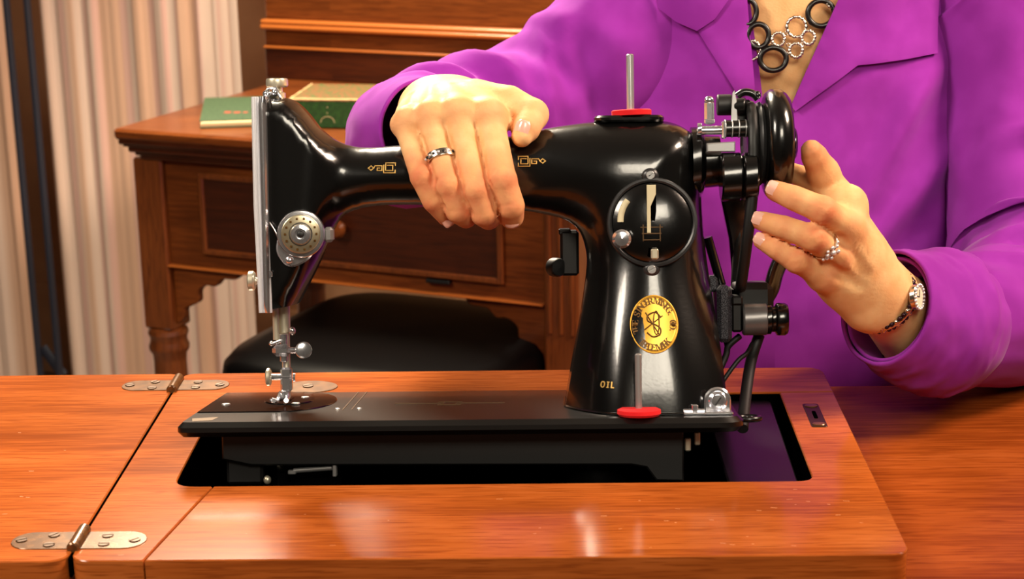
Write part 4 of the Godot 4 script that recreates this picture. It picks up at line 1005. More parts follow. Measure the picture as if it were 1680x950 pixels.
func build_right_end(t: Node3D) -> void:
	var X := func(x: float, y: float, z: float) -> Transform3D: return axis_xf(Vector3(x, y, z), Vector3.RIGHT)
	var g := G.new()
	# shaft housing stepping out of the pillar
	lathe(g, [Vector2(0, 0.0), Vector2(0.0255, 0.0), Vector2(0.0255, 0.006), Vector2(0.0235, 0.0085), Vector2(0.0195, 0.010), Vector2(0.0185, 0.021), Vector2(0.0, 0.021)], X.call(0.104, 0.178, ZC), 36)
	mp("shaft_housing", g, M.enamel)
	g = G.new(); lathe(g, [Vector2(0, 0), Vector2(0.0165, 0), Vector2(0.0178, 0.0012), Vector2(0.0178, 0.0135), Vector2(0.0165, 0.0147), Vector2(0.015, 0.0152), Vector2(0.0165, 0.0158), Vector2(0.0178, 0.017), Vector2(0.0178, 0.025), Vector2(0.016, 0.0265), Vector2(0, 0.0265)], X.call(0.1238, 0.1665, 0.108), 32); mp("motor_boss", g, M.enamel)
	# hand wheel
	var w := sub(t, "hand_wheel"); var wx: Transform3D = X.call(0.1525, 0.1905, ZC)
	g = G.new(); lathe(g, [Vector2(0, 0.0), Vector2(0.026, 0.0), Vector2(0.0275, 0.0018), Vector2(0.0285, 0.0042), Vector2(0.0335, 0.005), Vector2(0.0372, 0.0062), Vector2(0.0398, 0.0095), Vector2(0.0405, 0.0135), Vector2(0.0398, 0.0175), Vector2(0.0372, 0.0212), Vector2(0.0335, 0.0238), Vector2(0.029, 0.0245), Vector2(0.025, 0.0225), Vector2(0.016, 0.0225), Vector2(0.014, 0.026), Vector2(0.0, 0.0265)], wx, 64); mp("rim", g, M.enamel, w)
	g = G.new(); lathe(g, [Vector2(0.0288, -0.0075), Vector2(0.0305, -0.0062), Vector2(0.0298, -0.004), Vector2(0.0265, -0.0022), Vector2(0.0298, -0.0004), Vector2(0.0312, 0.0018), Vector2(0.029, 0.0042), Vector2(0, 0.0045), Vector2(0, -0.0075), Vector2(0.0288, -0.0075)], wx, 48); mp("belt_pulley", g, M.enamel_rim, w)
	g = G.new(); lathe(g, [Vector2(0, 0), Vector2(0.0115, 0), Vector2(0.0125, 0.0012), Vector2(0.0125, 0.0075), Vector2(0.0105, 0.009), Vector2(0, 0.0092)], X.call(0.1725, 0.1905, ZC), 30); mp("stop_screw", g, M.enamel, w)
	# bobbin winder above the shaft
	var b := sub(t, "bobbin_winder")
	g = G.new(); cyl(g, Vector3(0.127, 0.2015, 0.104), Vector3(0.154, 0.2015, 0.104), 0.0062, 24); mp("winder_barrel", g, M.enamel_worn, b)
	g = G.new()
	for k in 5: torus(g, X.call(0.1275 + k * 0.005, 0.2015, 0.104), 0.0063, 0.0063, 0.0005, 22, 6)
	mp("winder_thread", g, M.steel, b)
	g = G.new(); cyl(g, Vector3(0.109, 0.2005, 0.104), Vector3(0.1295, 0.2005, 0.104), 0.0033, 18); cyl(g, Vector3(0.1075, 0.2015, 0.104), Vector3(0.1105, 0.2015, 0.104), 0.0045, 16); box(g, Vector3(0.1265, 0.2005, 0.104), Vector3(0.003, 0.013, 0.01), 0.001); mp("winder_spindle", g, M.chrome, b)
	g = G.new(); box(g, Vector3(0.1165, 0.2135, 0.1), Vector3(0.0072, 0.0175, 0.0045), 0.0018); ball(g, Vector3(0.1165, 0.2225, 0.1), Vector3(0.0036, 0.003, 0.0026)); box(g, Vector3(0.1165, 0.207, 0.1005), Vector3(0.0078, 0.0035, 0.0052), 0.0008); mp("winder_latch", g, M.chrome, b)
	g = G.new(); extrude(g, PackedVector2Array([Vector2(-0.011, -0.004), Vector2(0.0095, -0.004), Vector2(0.0095, 0.0035), Vector2(-0.011, 0.0025)]), 0.006, Transform3D(Basis(), Vector3(0.1245, 0.1885, 0.108)), 0.0008); mp("winder_bracket", g, M.steel, b)
	g = G.new(); extrude(g, PackedVector2Array([Vector2(0.132, 0.204), Vector2(0.1335, 0.2275), Vector2(0.1352, 0.2295), Vector2(0.1365, 0.2225), Vector2(0.1375, 0.204)]), 0.0018, Transform3D(Basis(), Vector3(0, 0, 0.098)), 0.0004); mp("winder_fork", g, M.steel, b)
	g = G.new(); cyl(g, Vector3(0.1235, 0.2195, 0.085), Vector3(0.1345, 0.2195, 0.085), 0.0078, 26); mp("winder_wheel", g, M.rubber, b)
	g = G.new(); box(g, Vector3(0.1425, 0.212, 0.085), Vector3(0.014, 0.022, 0.014), 0.003); cyl(g, Vector3(0.1355, 0.218, 0.094), Vector3(0.1435, 0.218, 0.096), 0.006); tube(g, smooth_path([Vector3(0.138, 0.2255, 0.088), Vector3(0.143, 0.2285, 0.088), Vector3(0.1492, 0.2275, 0.088), Vector3(0.1535, 0.2235, 0.088)], 4), 0.0028, 10); ball(g, Vector3(0.1527, 0.2262, 0.088), Vector3(0.003, 0.0032, 0.003)); mp("winder_frame", g, M.enamel_worn, b)
	# belt down to the motor
	g = G.new()
	var wc := Vector3(0.1475, 0.1905, ZC)
	var front := smooth_path([wc + Vector3(0, 0.0, 0.0285), wc + Vector3(-0.001, -0.03, 0.030), Vector3(0.143, 0.125, 0.112), Vector3(0.139, 0.085, 0.098)], 6)
	var back := smooth_path([Vector3(0.139, 0.085, 0.066), Vector3(0.143, 0.13, 0.058), wc + Vector3(0, -0.02, -0.024), wc + Vector3(0, 0.0, -0.0285)], 6)
	var over := []
	for k in range(1, 8):
		var a := PI - PI * k / 8.0
		over.append(wc + Vector3(0, sin(a) * 0.0285, cos(a) * 0.0285))
	var loop := front + back + over
	tube(g, loop, 0.0042, 8, true, 0.85, Vector3.RIGHT); mp("drive_belt", g, M.rubber)
	g = G.new(); extrude(g, PackedVector2Array([Vector2(0.128, 0.1525), Vector2(0.1545, 0.1525), Vector2(0.150, 0.11), Vector2(0.1435, 0.085), Vector2(0.1375, 0.085), Vector2(0.1345, 0.12)]), 0.01, Transform3D(Basis(), Vector3(0, 0, 0.052)), 0.002); mp("motor_arm", g, M.enamel)
	# motor
	var m := sub(t, "motor")
	g = G.new(); box(g, Vector3(0.1275, 0.0655, 0.075), Vector3(0.011, 0.042, 0.04), 0.003); box(g, Vector3(0.1205, 0.087, 0.07), Vector3(0.008, 0.012, 0.02), 0.002); mp("end_plate", g, M.crinkle, m)
	g = G.new(); box(g, Vector3(0.1368, 0.0648, 0.078), Vector3(0.009, 0.026, 0.03), 0.002); box(g, Vector3(0.1368, 0.0755, 0.083), Vector3(0.0085, 0.007, 0.024), 0.0015); mp("brush_holder", g, M.casting, m)
	g = G.new(); box(g, Vector3(0.1505, 0.0705, 0.062), Vector3(0.031, 0.034, 0.034), 0.005); mp("housing", g, M.rubber, m)
	g = G.new(); cyl(g, Vector3(0.141, 0.061, 0.088), Vector3(0.1595, 0.061, 0.088), 0.0118, 28, 0.0012); mp("shaft_cover", g, M.motor_grey, m)
	g = G.new(); lathe(g, [Vector2(0, 0), Vector2(0.0112, 0), Vector2(0.0112, 0.003), Vector2(0.0095, 0.0042), Vector2(0.0095, 0.0062), Vector2(0.0118, 0.0075), Vector2(0.0122, 0.009), Vector2(0.0122, 0.0135), Vector2(0.011, 0.0155), Vector2(0, 0.016)], axis_xf(Vector3(0.1588, 0.061, 0.088), Vector3.RIGHT), 30); mp("motor_knob", g, M.enamel, m)
	g = G.new(); tube(g, smooth_path([Vector3(0.159, 0.073, 0.07), Vector3(0.1655, 0.083, 0.066), Vector3(0.1695, 0.095, 0.062), Vector3(0.177, 0.11, 0.058)], 5), 0.0068, 12, false, 0.7); mp("arm", g, M.enamel, m)
	# cable and braces under the motor
	g = G.new(); tube(g, smooth_path([Vector3(0.155, 0.048, 0.075), Vector3(0.1478, 0.03, 0.085), Vector3(0.1405, 0.008, 0.115), Vector3(0.1345, -0.012, 0.148)], 5), 0.0042, 12); mp("motor_cable", g, M.cable)
	g = G.new(); tube(g, smooth_path([Vector3(0.14, 0.048, 0.08), Vector3(0.131, 0.041, 0.085), Vector3(0.1285, 0.034, 0.09), Vector3(0.119, 0.016, 0.1)], 5), 0.0024, 10); tube(g, smooth_path([Vector3(0.1285, 0.047, 0.08), Vector3(0.13, 0.038, 0.085), Vector3(0.1285, 0.031, 0.09)], 4), 0.0015, 8); tube(g, smooth_path([Vector3(0.149, 0.042, 0.08), Vector3(0.144, 0.036, 0.09), Vector3(0.136, 0.03, 0.095), Vector3(0.12, 0.009, 0.1)], 5), 0.0017, 8); mp("motor_lead", g, M.cable)
	g = G.new(); torus(g, Transform3D(Basis(), Vector3(0.1385, -0.0045, 0.148)), 0.008, 0.007, 0.0022, 26, 8); mp("bed_eye", g, M.enamel_worn)
	g = G.new()
	for q in [[Vector3(0.1165, 0.122, 0.08), Vector3(0.127, 0.086, 0.075)]] as Array: tube(g, [q[0], q[1]], 0.0035, 8)
	mp("bracket_rods", g, M.enamel)

# ---------------------------------------------------------------- the person
func skin_tint(warm: Array) -> Callable:   # skin with a little redness at the places listed as (position, radius)
	var n := FastNoiseLite.new(); n.seed = 7; n.frequency = 60.0; n.fractal_octaves = 3
	var base := c8(228, 170, 116).srgb_to_linear(); var red := c8(204, 108, 74).srgb_to_linear(); var pale := c8(238, 190, 136).srgb_to_linear()
	return func(p: Vector3) -> Color:
		var t := n.get_noise_3dv(p)
		var c := base.lerp(pale, clampf(0.5 + t, 0.0, 1.0))
		var w := 0.0
		for q in warm: w = maxf(w, 1.0 - p.distance_to(q[0]) / q[1])
		return c.lerp(red, clampf(w * 1.3, 0.0, 0.85) * clampf(0.75 + t * 0.8, 0.0, 1.0))

func finger(F: Field, js: Array, rs: Array) -> void:
	for k in js.size() - 1: F.cap(js[k], js[k + 1], rs[k], rs[k + 1], 0.0007)

func nail(at: Vector3, along: Vector3, out_dir: Vector3, w: float, l: float, parent: Node3D, xf := Transform3D()) -> void:
	var y := out_dir.normalized(); var z := (along - y * along.dot(y)).normalized(); var x := y.cross(z)
	var g := G.new(); g.begin(); var rows := []
	for side in [1.0, -1.0]:
		for j in 9:
			var v: float = lerp(-1.0, 1.0, j / 8.0) * side; var row := PackedVector3Array()
			for k in 9:
				var u: float = lerp(-1.0, 1.0, k / 8.0)
				var ww := w * (1.0 if v > -0.5 else sqrt(maxf(0.05, 1.0 - pow((v + 0.5) / 0.62, 2.0)))) * (1.0 if v < 0.7 else 1.0 - (v - 0.7) * 0.9)
				row.append(xf * (at + x * u * ww + z * v * l + y * (-u * u * w * 0.42 - v * v * l * 0.10 + (0.00025 if side > 0 else -0.0007))))
			rows.append(row)
	grid(g, rows, false, true); g.seal()
	obj("fingernail", g, M.nail, parent)

func torso_row(y: float) -> Array:   # half width, half depth, front z, centre x
	var ys := [-0.32, -0.2, -0.05, 0.1, 0.2, 0.28, 0.33, 0.37, 0.40]
	var a := [0.18, 0.178, 0.172, 0.170, 0.166, 0.160, 0.155, 0.125, 0.075]
	var b := [0.125, 0.12, 0.115, 0.115, 0.11, 0.10, 0.085, 0.07, 0.06]
	var f := [-0.12, -0.12, -0.135, -0.165, -0.185, -0.20, -0.215, -0.235, -0.25]
	var k := 0
	while k < ys.size() - 2 and y > ys[k + 1]: k += 1
	var t := smoothstep(0.0, 1.0, clampf((y - ys[k]) / (ys[k + 1] - ys[k]), 0.0, 1.0)) * 0.5 + 0.5 * clampf((y - ys[k]) / (ys[k + 1] - ys[k]), 0.0, 1.0)
	return [lerp(a[k], a[k + 1], t), lerp(b[k], b[k + 1], t), lerp(f[k], f[k + 1], t), 0.213]

func torso_z(x: float, y: float) -> float:   # front surface of the shirt
	var r := torso_row(y); var u: float = clampf(absf((x - r[3]) / r[0]), 0.0, 0.98)
	return r[2] - r[1] + r[1] * pow(1.0 - pow(u, 2.5), 1.0 / 2.5) + cloth(x, y)

var cloth_noise: FastNoiseLite
func cloth(x: float, y: float) -> float:
	if cloth_noise == null: cloth_noise = FastNoiseLite.new(); cloth_noise.seed = 12; cloth_noise.frequency = 7.0; cloth_noise.fractal_octaves = 2
	var d := cloth_noise.get_noise_2d(x * 1.6 - y * 0.7, y * 0.6 + x * 0.4) * 0.008
	# a drag fold from the arm pit towards the middle, another low across the waist
	d += 0.007 * exp(-pow((y - 0.02 - (x - 0.22) * 0.95) / 0.014, 2.0)) * smoothstep(0.2, 0.3, x)
	d -= 0.006 * exp(-pow((y + 0.01 - (x - 0.22) * 0.95) / 0.018, 2.0)) * smoothstep(0.2, 0.3, x)
	d += 0.013 * exp(-pow((y - 0.114 - (x - 0.270) * 1.69) / 0.026, 2.0)) * smoothstep(0.22, 0.28, x) * (1.0 - smoothstep(0.20, 0.24, y))
	d += 0.005 * exp(-pow((y - 0.16 + (x - 0.1) * 0.9) / 0.012, 2.0)) * (1.0 - smoothstep(0.12, 0.17, x))
	return d

func drape(called: String, poly: PackedVector2Array, lift: float, thick_: float, m: Material, parent: Node3D) -> void:   # a flat piece of cloth lying on the shirt's front
	if Geometry2D.is_polygon_clockwise(poly): poly.reverse()
	var pts := PackedVector2Array(); var n := poly.size()
	for k in n:
		var a := poly[k]; var b := poly[(k + 1) % n]; var c := maxi(1, int(a.distance_to(b) / 0.005))
		for j in c: pts.append(a.lerp(b, float(j) / c))
	var rim := pts.size(); var y := 0.1
	while y < 0.42:
		var x := 0.0
		while x < 0.45:
			var p := Vector2(x, y)
			if Geometry2D.is_point_in_polygon(p, poly):
				var near := 1.0
				for k in rim: near = minf(near, p.distance_to(pts[k]))
				if near > 0.003: pts.append(p)
			x += 0.006
		y += 0.006
	var tri := Geometry2D.triangulate_delaunay(pts); var g := G.new(); g.begin(); var cnt := pts.size()
	for s in 2:
		for k in cnt:
			var near := 1.0
			for j in rim: near = minf(near, pts[k].distance_to(pts[j]))
			var up := lift + (thick_ if s == 0 else 0.0) - (0.0012 if s == 0 and near < 0.001 else 0.0)
			g.add(Vector3(pts[k].x, pts[k].y, torso_z(pts[k].x, pts[k].y) + up))
	for k in range(0, tri.size(), 3):
		var a := tri[k]; var b := tri[k + 1]; var c := tri[k + 2]
		if not Geometry2D.is_point_in_polygon((pts[a] + pts[b] + pts[c]) / 3.0, poly): continue
		if (pts[b] - pts[a]).cross(pts[c] - pts[a]) > 0.0: var t := b; b = c; c = t
		g.tri(a, b, c); g.tri(cnt + a, cnt + c, cnt + b)
	for k in rim:
		var k2 := (k + 1) % rim; var f := g.v.size()
		g.add(g.v[k]); g.add(g.v[k2]); g.add(g.v[cnt + k2]); g.add(g.v[cnt + k])
		g.quad(f, f + 1, f + 2, f + 3)
	g.seal(); obj(called, g, m, parent)

# a sleeve: rings of (centre, radius, squash) from shoulder to cuff; folds: (place along 0..1, angle, width, height, slant)
func sleeve(g: G, rings: Array, seg: int, per: int, folds: Array, sd: int, open_end: bool) -> Array:
	var n := FastNoiseLite.new(); n.seed = sd; n.frequency = 1.4; n.fractal_octaves = 2
	var cs := []; var rs := []
	for r in rings: cs.append(r[0]); rs.append(Vector2(r[1], r[2]))
	cs = smooth_path(cs, per); rs = smooth_path(rs, per)
	var m := cs.size(); var outer := []; var inner := []; var up := Vector3(0, 1, 0); var last_frame := []
	for k in m:
		var t: Vector3 = (cs[min(k + 1, m - 1)] - cs[max(k - 1, 0)]).normalized()
		var b := (up - t * up.dot(t)).normalized(); var s := t.cross(b)
		var ro := PackedVector3Array(); var ri := PackedVector3Array(); var u := float(k) / (m - 1)
		for j in seg:
			var a := TAU * j / seg
			var d := n.get_noise_3d(cos(a) * 1.1, sin(a) * 1.1, u * 4.0) * 0.045 * smoothstep(0.0, 0.1, u) * (1.0 - 0.7 * smoothstep(0.85, 1.0, u))
			for f in folds:
				var da := wrapf(a - f[1], -PI, PI)
				d += f[3] * exp(-pow((u - f[0] - f[4] * da) / f[2], 2.0)) * exp(-pow(da / 1.1, 2.0))
			var rr: float = rs[k].x * (1.0 + d)
			var p: Vector3 = cs[k] + b * cos(a) * rr * rs[k].y + s * sin(a) * rr
			ro.append(p); ri.append(cs[k] + b * cos(a) * (rr * rs[k].y - 0.003) + s * sin(a) * (rr - 0.003))
		outer.append(ro); inner.append(ri); last_frame = [cs[k], t, b, s, rs[k]]
	g.begin()
	var rows := outer.duplicate()
	if open_end:
		var lip := PackedVector3Array()
		for j in seg: lip.append((outer[-1][j] + inner[-1][j]) * 0.5 + last_frame[1] * 0.0015)
		rows.append(lip)
		for k in range(m - 1, m - 1 - per * 2, -1): rows.append(inner[k])
		grid(g, rows, true)
	else:
		grid(g, rows, true)
	g.seal()
	return last_frame

func build_person() -> void:
	var t := thing("person", "person in a purple collared shirt behind the sewing machine, one hand gripping its black arm", "person", Vector3(0.213, FLOOR_Y, -0.26))
	var body := G.new(); body.colored = true
	# --- hand on the machine arm (given in the machine's frame)
	var MX := Transform3D(Basis(Vector3.RIGHT, deg_to_rad(-TILT)), Vector3.ZERO)
	var pk := [Vector3(-.1040, .2080, .104), Vector3(-.0912, .1690, .1290), Vector3(-.0838, .1520, .1265), Vector3(-.0752, .1402, .117)]
	var rg := [Vector3(-.0862, .2120, .110), Vector3(-.0728, .1625, .1345), Vector3(-.0662, .1450, .131), Vector3(-.0612, .1395, .118)]
	var md := [Vector3(-.0668, .2140, .111), Vector3(-.0533, .1590, .136), Vector3(-.0475, .1430, .132), Vector3(-.0448, .1388, .118)]
	var ix := [Vector3(-.0445, .2120, .109), Vector3(-.0348, .1660, .133), Vector3(-.0290, .1480, .130), Vector3(-.0282, .1400, .119)]
	var wr := Vector3(-.081, .2225, .045)
	var F := Field.new(Vector3(-.135, .118, .0), Vector3(.02, .285, .165), 0.0022)
	for q in [[wr + Vector3(-.017, -.002, 0), pk[0], .0165, .0105], [wr + Vector3(-.006, .003, 0), rg[0], .018, .0115], [wr + Vector3(.007, .003, .002), md[0], .018, .012], [wr + Vector3(.022, 0.000, .008), ix[0], .0165, .012]]: F.cap(q[0], q[1], q[2], q[3], 0.010)
	F.cap(wr + Vector3(-.008, 0, 0), wr + Vector3(-.018, -.010, -.065), .0205, .023, 0.012); F.cap(wr + Vector3(.012, .001, 0), wr + Vector3(-.004, -.010, -.065), .0195, .023, 0.012)
	F.ell(Vector3(-.070, .216, .076), Vector3(.038, .021, .03), Basis(), 0.012)
	F.cap(pk[0], ix[0], .008, .009, 0.008)
	finger(F, pk, [.0098, .0089, .0084, .0070]); finger(F, rg, [.0106, .0098, .0093, .0080]); finger(F, md, [.0110, .0104, .0100, .0086]); finger(F, ix, [.0114, .0110, .0106, .0092])
	for q in [[pk[0], .0105], [rg[0], .0110], [md[0], .0114], [ix[0], .0112]]: F.ell(q[0] + Vector3(0, .002, .001), Vector3.ONE * q[1], Basis(), 0.007)   # knuckles
	for q in [[pk[1], .0094], [rg[1], .0103], [md[1], .0109], [ix[1], .0115]]: F.ell(q[0] + Vector3(0, .0005, .0005), Vector3(q[1], q[1] * 0.95, q[1] * 0.98), Basis(), 0.0015)
	for q in [[pk, rg], [rg, md], [md, ix]]:   # clefts between neighbouring fingers
		for k in 3:
			var a: Vector3 = (q[0][k] + q[1][k]) * 0.5 + Vector3(0, 0, .0065); var b: Vector3 = (q[0][k + 1] + q[1][k + 1]) * 0.5 + Vector3(0, 0, .006)
			if k == 0: a = a.lerp(b, 0.30)
			F.groove(a, b, 0.0040, 0.0018)
	# thumb along the top of the machine arm
	var th := [Vector3(-.056, .226, .070), Vector3(-.030, .2235, .082), Vector3(-.0125, .2140, .094), Vector3(-.0170, .2030, .108), Vector3(-.0200, .1975, .113)]
	finger(F, th, [.0150, .0128, .0116, .0102, .0078]); F.cap(Vector3(-.056, .224, .068), ix[0] + Vector3(.004, -.004, -.01), .013, .010, 0.012)
	F.ell(th[2], Vector3(.0118, .0115, .0115), Basis(), 0.003)
	for q in [[wr + Vector3(-.012, .012, .01), pk[0]], [wr + Vector3(-.003, .019, .01), rg[0]], [wr + Vector3(.006, .019, .012), md[0]], [wr + Vector3(.014, .014, .014), ix[0]]]:   # tendons and the hollows between them
		F.groove(q[0].lerp(q[1], 0.35) + Vector3(-.0095, .006, .006), q[1] + Vector3(-.0092, .004, .006), 0.0085, 0.0016)
	for q in [[pk, .0094], [rg, .0103], [md, .0109], [ix, .0115]]:
		var j: Array = q[0]; var r: float = q[1]
		for e in [-0.0022, 0.0, 0.0022]: F.groove(j[1] + Vector3(-.006, e, r), j[1] + Vector3(.006, e, r), 0.0014, 0.0007)
		F.groove(j[2] + Vector3(-.006, 0, r * 0.95), j[2] + Vector3(.006, 0, r * 0.95), 0.0014, 0.0006)
	var warm := [[th[2], .014], [th[3], .013]]
	for j in [pk, rg, md, ix]: warm.append_array([[j[0], .018], [j[1], .026], [j[2], .022], [j[3], .022]])
	F.mesh(body, skin_tint(warm), MX)
	# --- hand at the wheel (given in the room's frame)
	var mi := [Vector3(.2155, .1490, .079), Vector3(.1945, .1655, .0960), Vector3(.1752, .1733, .0910), Vector3(.1618, .1772, .0820)]
	var ri := [Vector3(.2085, .1305, .081), Vector3(.1880, .1455, .0975), Vector3(.1672, .1525, .0925), Vector3(.1515, .1556, .0835)]
	var li := [Vector3(.1985, .1135, .078), Vector3(.1775, .1275, .0930), Vector3(.1632, .1358, .0910), Vector3(.1525, .1410, .0850)]
	var fi := [Vector3(.2165, .1625, .066), Vector3(.2000, .1720, .0550), Vector3(.1880, .1770, .0360), Vector3(.1790, .1790, .0220)]
	var w2 := Vector3(.2425, .0910, .056)
	F = Field.new(Vector3(.135, .0, -.06), Vector3(.345, .225, .125), 0.0025)
	for q in [[w2 + Vector3(-.004, .013, .0), fi[0], .015, .0115], [w2 + Vector3(-.004, .007, .003), mi[0], .0165, .012], [w2 + Vector3(-.006, -.002, .003), ri[0], .0165, .0115], [w2 + Vector3(-.010, -.011, .0), li[0], .015, .0108]]: F.cap(q[0], q[1], q[2], q[3], 0.010)
	F.cap(w2, Vector3(.279, .042, .005), .0212, .025, 0.014); F.cap(w2 + Vector3(.008, .007, 0), Vector3(.292, .058, .005), .0165, .022, 0.014); F.ell(Vector3(.2425, .0775, .063), Vector3(.013, .011, .011), Basis(), 0.012)
	F.ell(Vector3(.2220, .1150, .062), Vector3(.030, .030, .018), Basis(Vector3.BACK, -0.7), 0.012)
	F.cap(fi[0], li[0], .009, .009, 0.008)
	finger(F, fi, [.0112, .0092, .0084, .0070]); finger(F, mi, [.0112, .0098, .0092, .0076]); finger(F, ri, [.0108, .0094, .0086, .0070]); finger(F, li, [.0102, .0086, .0078, .0064])
	for q in [[mi[0], .0118], [ri[0], .0115], [li[0], .0108], [fi[0], .0112]]: F.ell(q[0] + Vector3(0, 0, .003), Vector3.ONE * q[1], Basis(), 0.008)
	for q in [[mi[1], .0107], [ri[1], .0102], [li[1], .0094]]: F.ell(q[0], Vector3.ONE * q[1], Basis(), 0.002)
	var t2 := [Vector3(.2420, .1130, .050), Vector3(.2145, .1590, .047), Vector3(.2005, .1840, .056), Vector3(.1925, .1980, .063), Vector3(.1898, .2030, .066)]
	finger(F, t2, [.0165, .0125, .0108, .0098, .0080]); F.ell(t2[2], Vector3(.0114, .0116, .0114), Basis(), 0.005); F.cap(t2[1], fi[0], .010, .010, 0.014)
	for q in [[mi[0], ri[0]], [ri[0], li[0]]]:
		var mid: Vector3 = (q[0] + q[1]) * 0.5 + Vector3(0, 0, .0125)
		F.groove(mid + Vector3(-.004, .003, 0), mid.lerp(w2 + Vector3(0, 0, .017), 0.5), 0.008, 0.0030)
	for j in [mi, ri, li]:
		var dv: Vector3 = ((j[1] - j[0]).cross(Vector3(0, 0, 1))).normalized()
		for e in [-0.0024, 0.0, 0.0024]:
			var o: Vector3 = j[1] + Vector3(0, 0, .0098) + (j[2] - j[1]).normalized() * e
			F.groove(o - dv * .006, o + dv * .006, 0.0015, 0.0008)
	for q in [[Vector3(.216, .128, .0885), Vector3(.238, .105, .0755)], [Vector3(.224, .142, .084), Vector3(.243, .112, .073)], [Vector3(.2125, .112, .0865), Vector3(.2335, .092, .0775)]]: F.groove(q[0], q[1], 0.0040, -0.0010)   # veins stand proud
	warm = [[t2[3], .018], [t2[4], .015], [t2[2], .015]]
	for j in [mi, ri, li]: warm.append_array([[j[0] + Vector3(0, 0, .008), .014], [j[1] + Vector3(0, 0, .006), .019], [j[3], .022], [j[2], .015]])
	F.mesh(body, skin_tint(warm))
	# --- chest, neck and head (mostly above the frame)
	F = Field.new(Vector3(.06, .08, -.42), Vector3(.37, .70, -.13), 0.007)
	F.ell(Vector3(.213, .24, -.288), Vector3(.115, .14, .085), Basis(Vector3.RIGHT, -0.12), 0.03)
	F.cap(Vector3(.213, .30, -.30), Vector3(.213, .44, -.275), .058, .050, 0.05)
	F.cap(Vector3(.135, .305, -.30), Vector3(.29, .305, -.30), .035, .035, 0.03)
	F.ell(Vector3(.213, .545, -.265), Vector3(.072, .105, .088), Basis(), 0.03); F.ell(Vector3(.213, .475, -.225), Vector3(.045, .035, .045), Basis(), 0.03)
	F.cap(Vector3(.213, .555, -.182), Vector3(.213, .525, -.170), .008, .012, 0.012)
	for s in [-1.0, 1.0]:
		F.ell(Vector3(.213 + s * .030, .552, -.190), Vector3(.016, .010, .012), Basis(), 0.006, true); F.ell(Vector3(.213 + s * .030, .550, -.196), Vector3(.012, .012, .012), Basis(), 0.003)
		F.ell(Vector3(.213 + s * .074, .54, -.265), Vector3(.010, .028, .018), Basis(), 0.006)
	F.ell(Vector3(.213, .496, -.176), Vector3(.022, .007, .010), Basis(), 0.006)
	F.groove(Vector3(.193, .496, -.168), Vector3(.233, .496, -.168), .006, .005)
	F.mesh(body, skin_tint([]))
	obj("body", body, M.skin, t)
	F = Field.new(Vector3(.11, .44, -.40), Vector3(.32, .69, -.16), 0.008)
	F.ell(Vector3(.213, .575, -.285), Vector3(.090, .100, .092), Basis(), 0.02); F.ell(Vector3(.213, .50, -.325), Vector3(.080, .055, .05), Basis(), 0.02); F.ell(Vector3(.213, .535, -.20), Vector3(.058, .085, .07), Basis(), 0.02, true)
	var hg := G.new(); F.mesh(hg, func(_p: Vector3) -> Color: return Color.WHITE); obj("hair", hg, M.hair, t)
	# nails
	nail(th[3].lerp(th[4], 0.35) + Vector3(-.28, .12, 1).normalized() * .0101, th[4] - th[3], Vector3(-.28, .12, 1), .0056, .0076, t, MX)
	nail(pk[3] + Vector3(.0005, -.0030, .0068), Vector3(.008, -.011, -.006), Vector3(-.1, -.2, 1), .0040, .0048, t, MX)
	nail(ix[3] + Vector3(.0005, -.0045, .0084), Vector3(.001, -.01, -.007), Vector3(.1, -.45, 1), .0050, .0045, t, MX)
	nail(mi[3] + Vector3(-.0010, .0034, .0074), mi[3] - mi[2], Vector3(-.15, .45, 1), .0052, .0060, t)
	nail(ri[3] + Vector3(-.0010, .0032, .0068), ri[3] - ri[2], Vector3(-.15, .45, 1), .0048, .0056, t)
	nail(li[3] + Vector3(-.0012, .0026, .0063), li[3] - li[2], Vector3(-.2, .4, 1), .0043, .0052, t)
	# --- shirt
	var g := G.new(); g.begin(); var rows := []; var inner := []; var seg := 110; var y := -0.32
	while y <= 0.401:
		var r := torso_row(y); var row := PackedVector3Array(); var irow := PackedVector3Array()
		var xl: float = 0.1735 + (0.275 - y) * 0.135 if y > 0.155 else 0.1935
		var xr: float = 0.252 - (0.275 - y) * 0.47 if y > 0.155 else 0.1935
		var e := 2.5; var ul: float = clampf((xl - r[3]) / r[0], -1, 1); var ur: float = clampf((xr - r[3]) / r[0], -1, 1)
		var a0 := acos(signf(ur) * pow(absf(ur), e * 0.5)); var a1 := acos(signf(ul) * pow(absf(ul), e * 0.5)) - TAU
		for k in seg + 1:
			var a: float = lerp(a0, a1, float(k) / seg)
			var cx := signf(cos(a)) * pow(absf(cos(a)), 2.0 / e); var cz := signf(sin(a)) * pow(absf(sin(a)), 2.0 / e)
			var x: float = r[3] + r[0] * cx; var z: float = r[2] - r[1] + r[1] * cz
			if sin(a) > 0: z += cloth(x, y) * smoothstep(0.0, 0.5, sin(a))
			row.append(Vector3(x, y, z)); irow.append(Vector3(r[3] + (r[0] - 0.003) * cx, y, z - 0.003 * signf(cz) * sqrt(absf(cz))))
		rows.append(row); inner.append(irow); y += 0.012
	inner.reverse()
	grid(g, rows + inner, false, true)
	g.seal(); var shirt := obj("shirt", g, M.shirt, t)
	drape("collar", PackedVector2Array([Vector2(.2560, .300), Vector2(.2075, .1925), Vector2(.2115, .1890), Vector2(.2640, .2270), Vector2(.3370, .2330), Vector2(.3400, .300)]), 0.004, 0.003, M.shirt, t)
	drape("collar", PackedVector2Array([Vector2(.1690, .300), Vector2(.1765, .2080), Vector2(.1640, .2000), Vector2(.1280, .2570), Vector2(.1410, .2670), Vector2(.1520, .300)]), 0.003, 0.003, M.shirt, t)
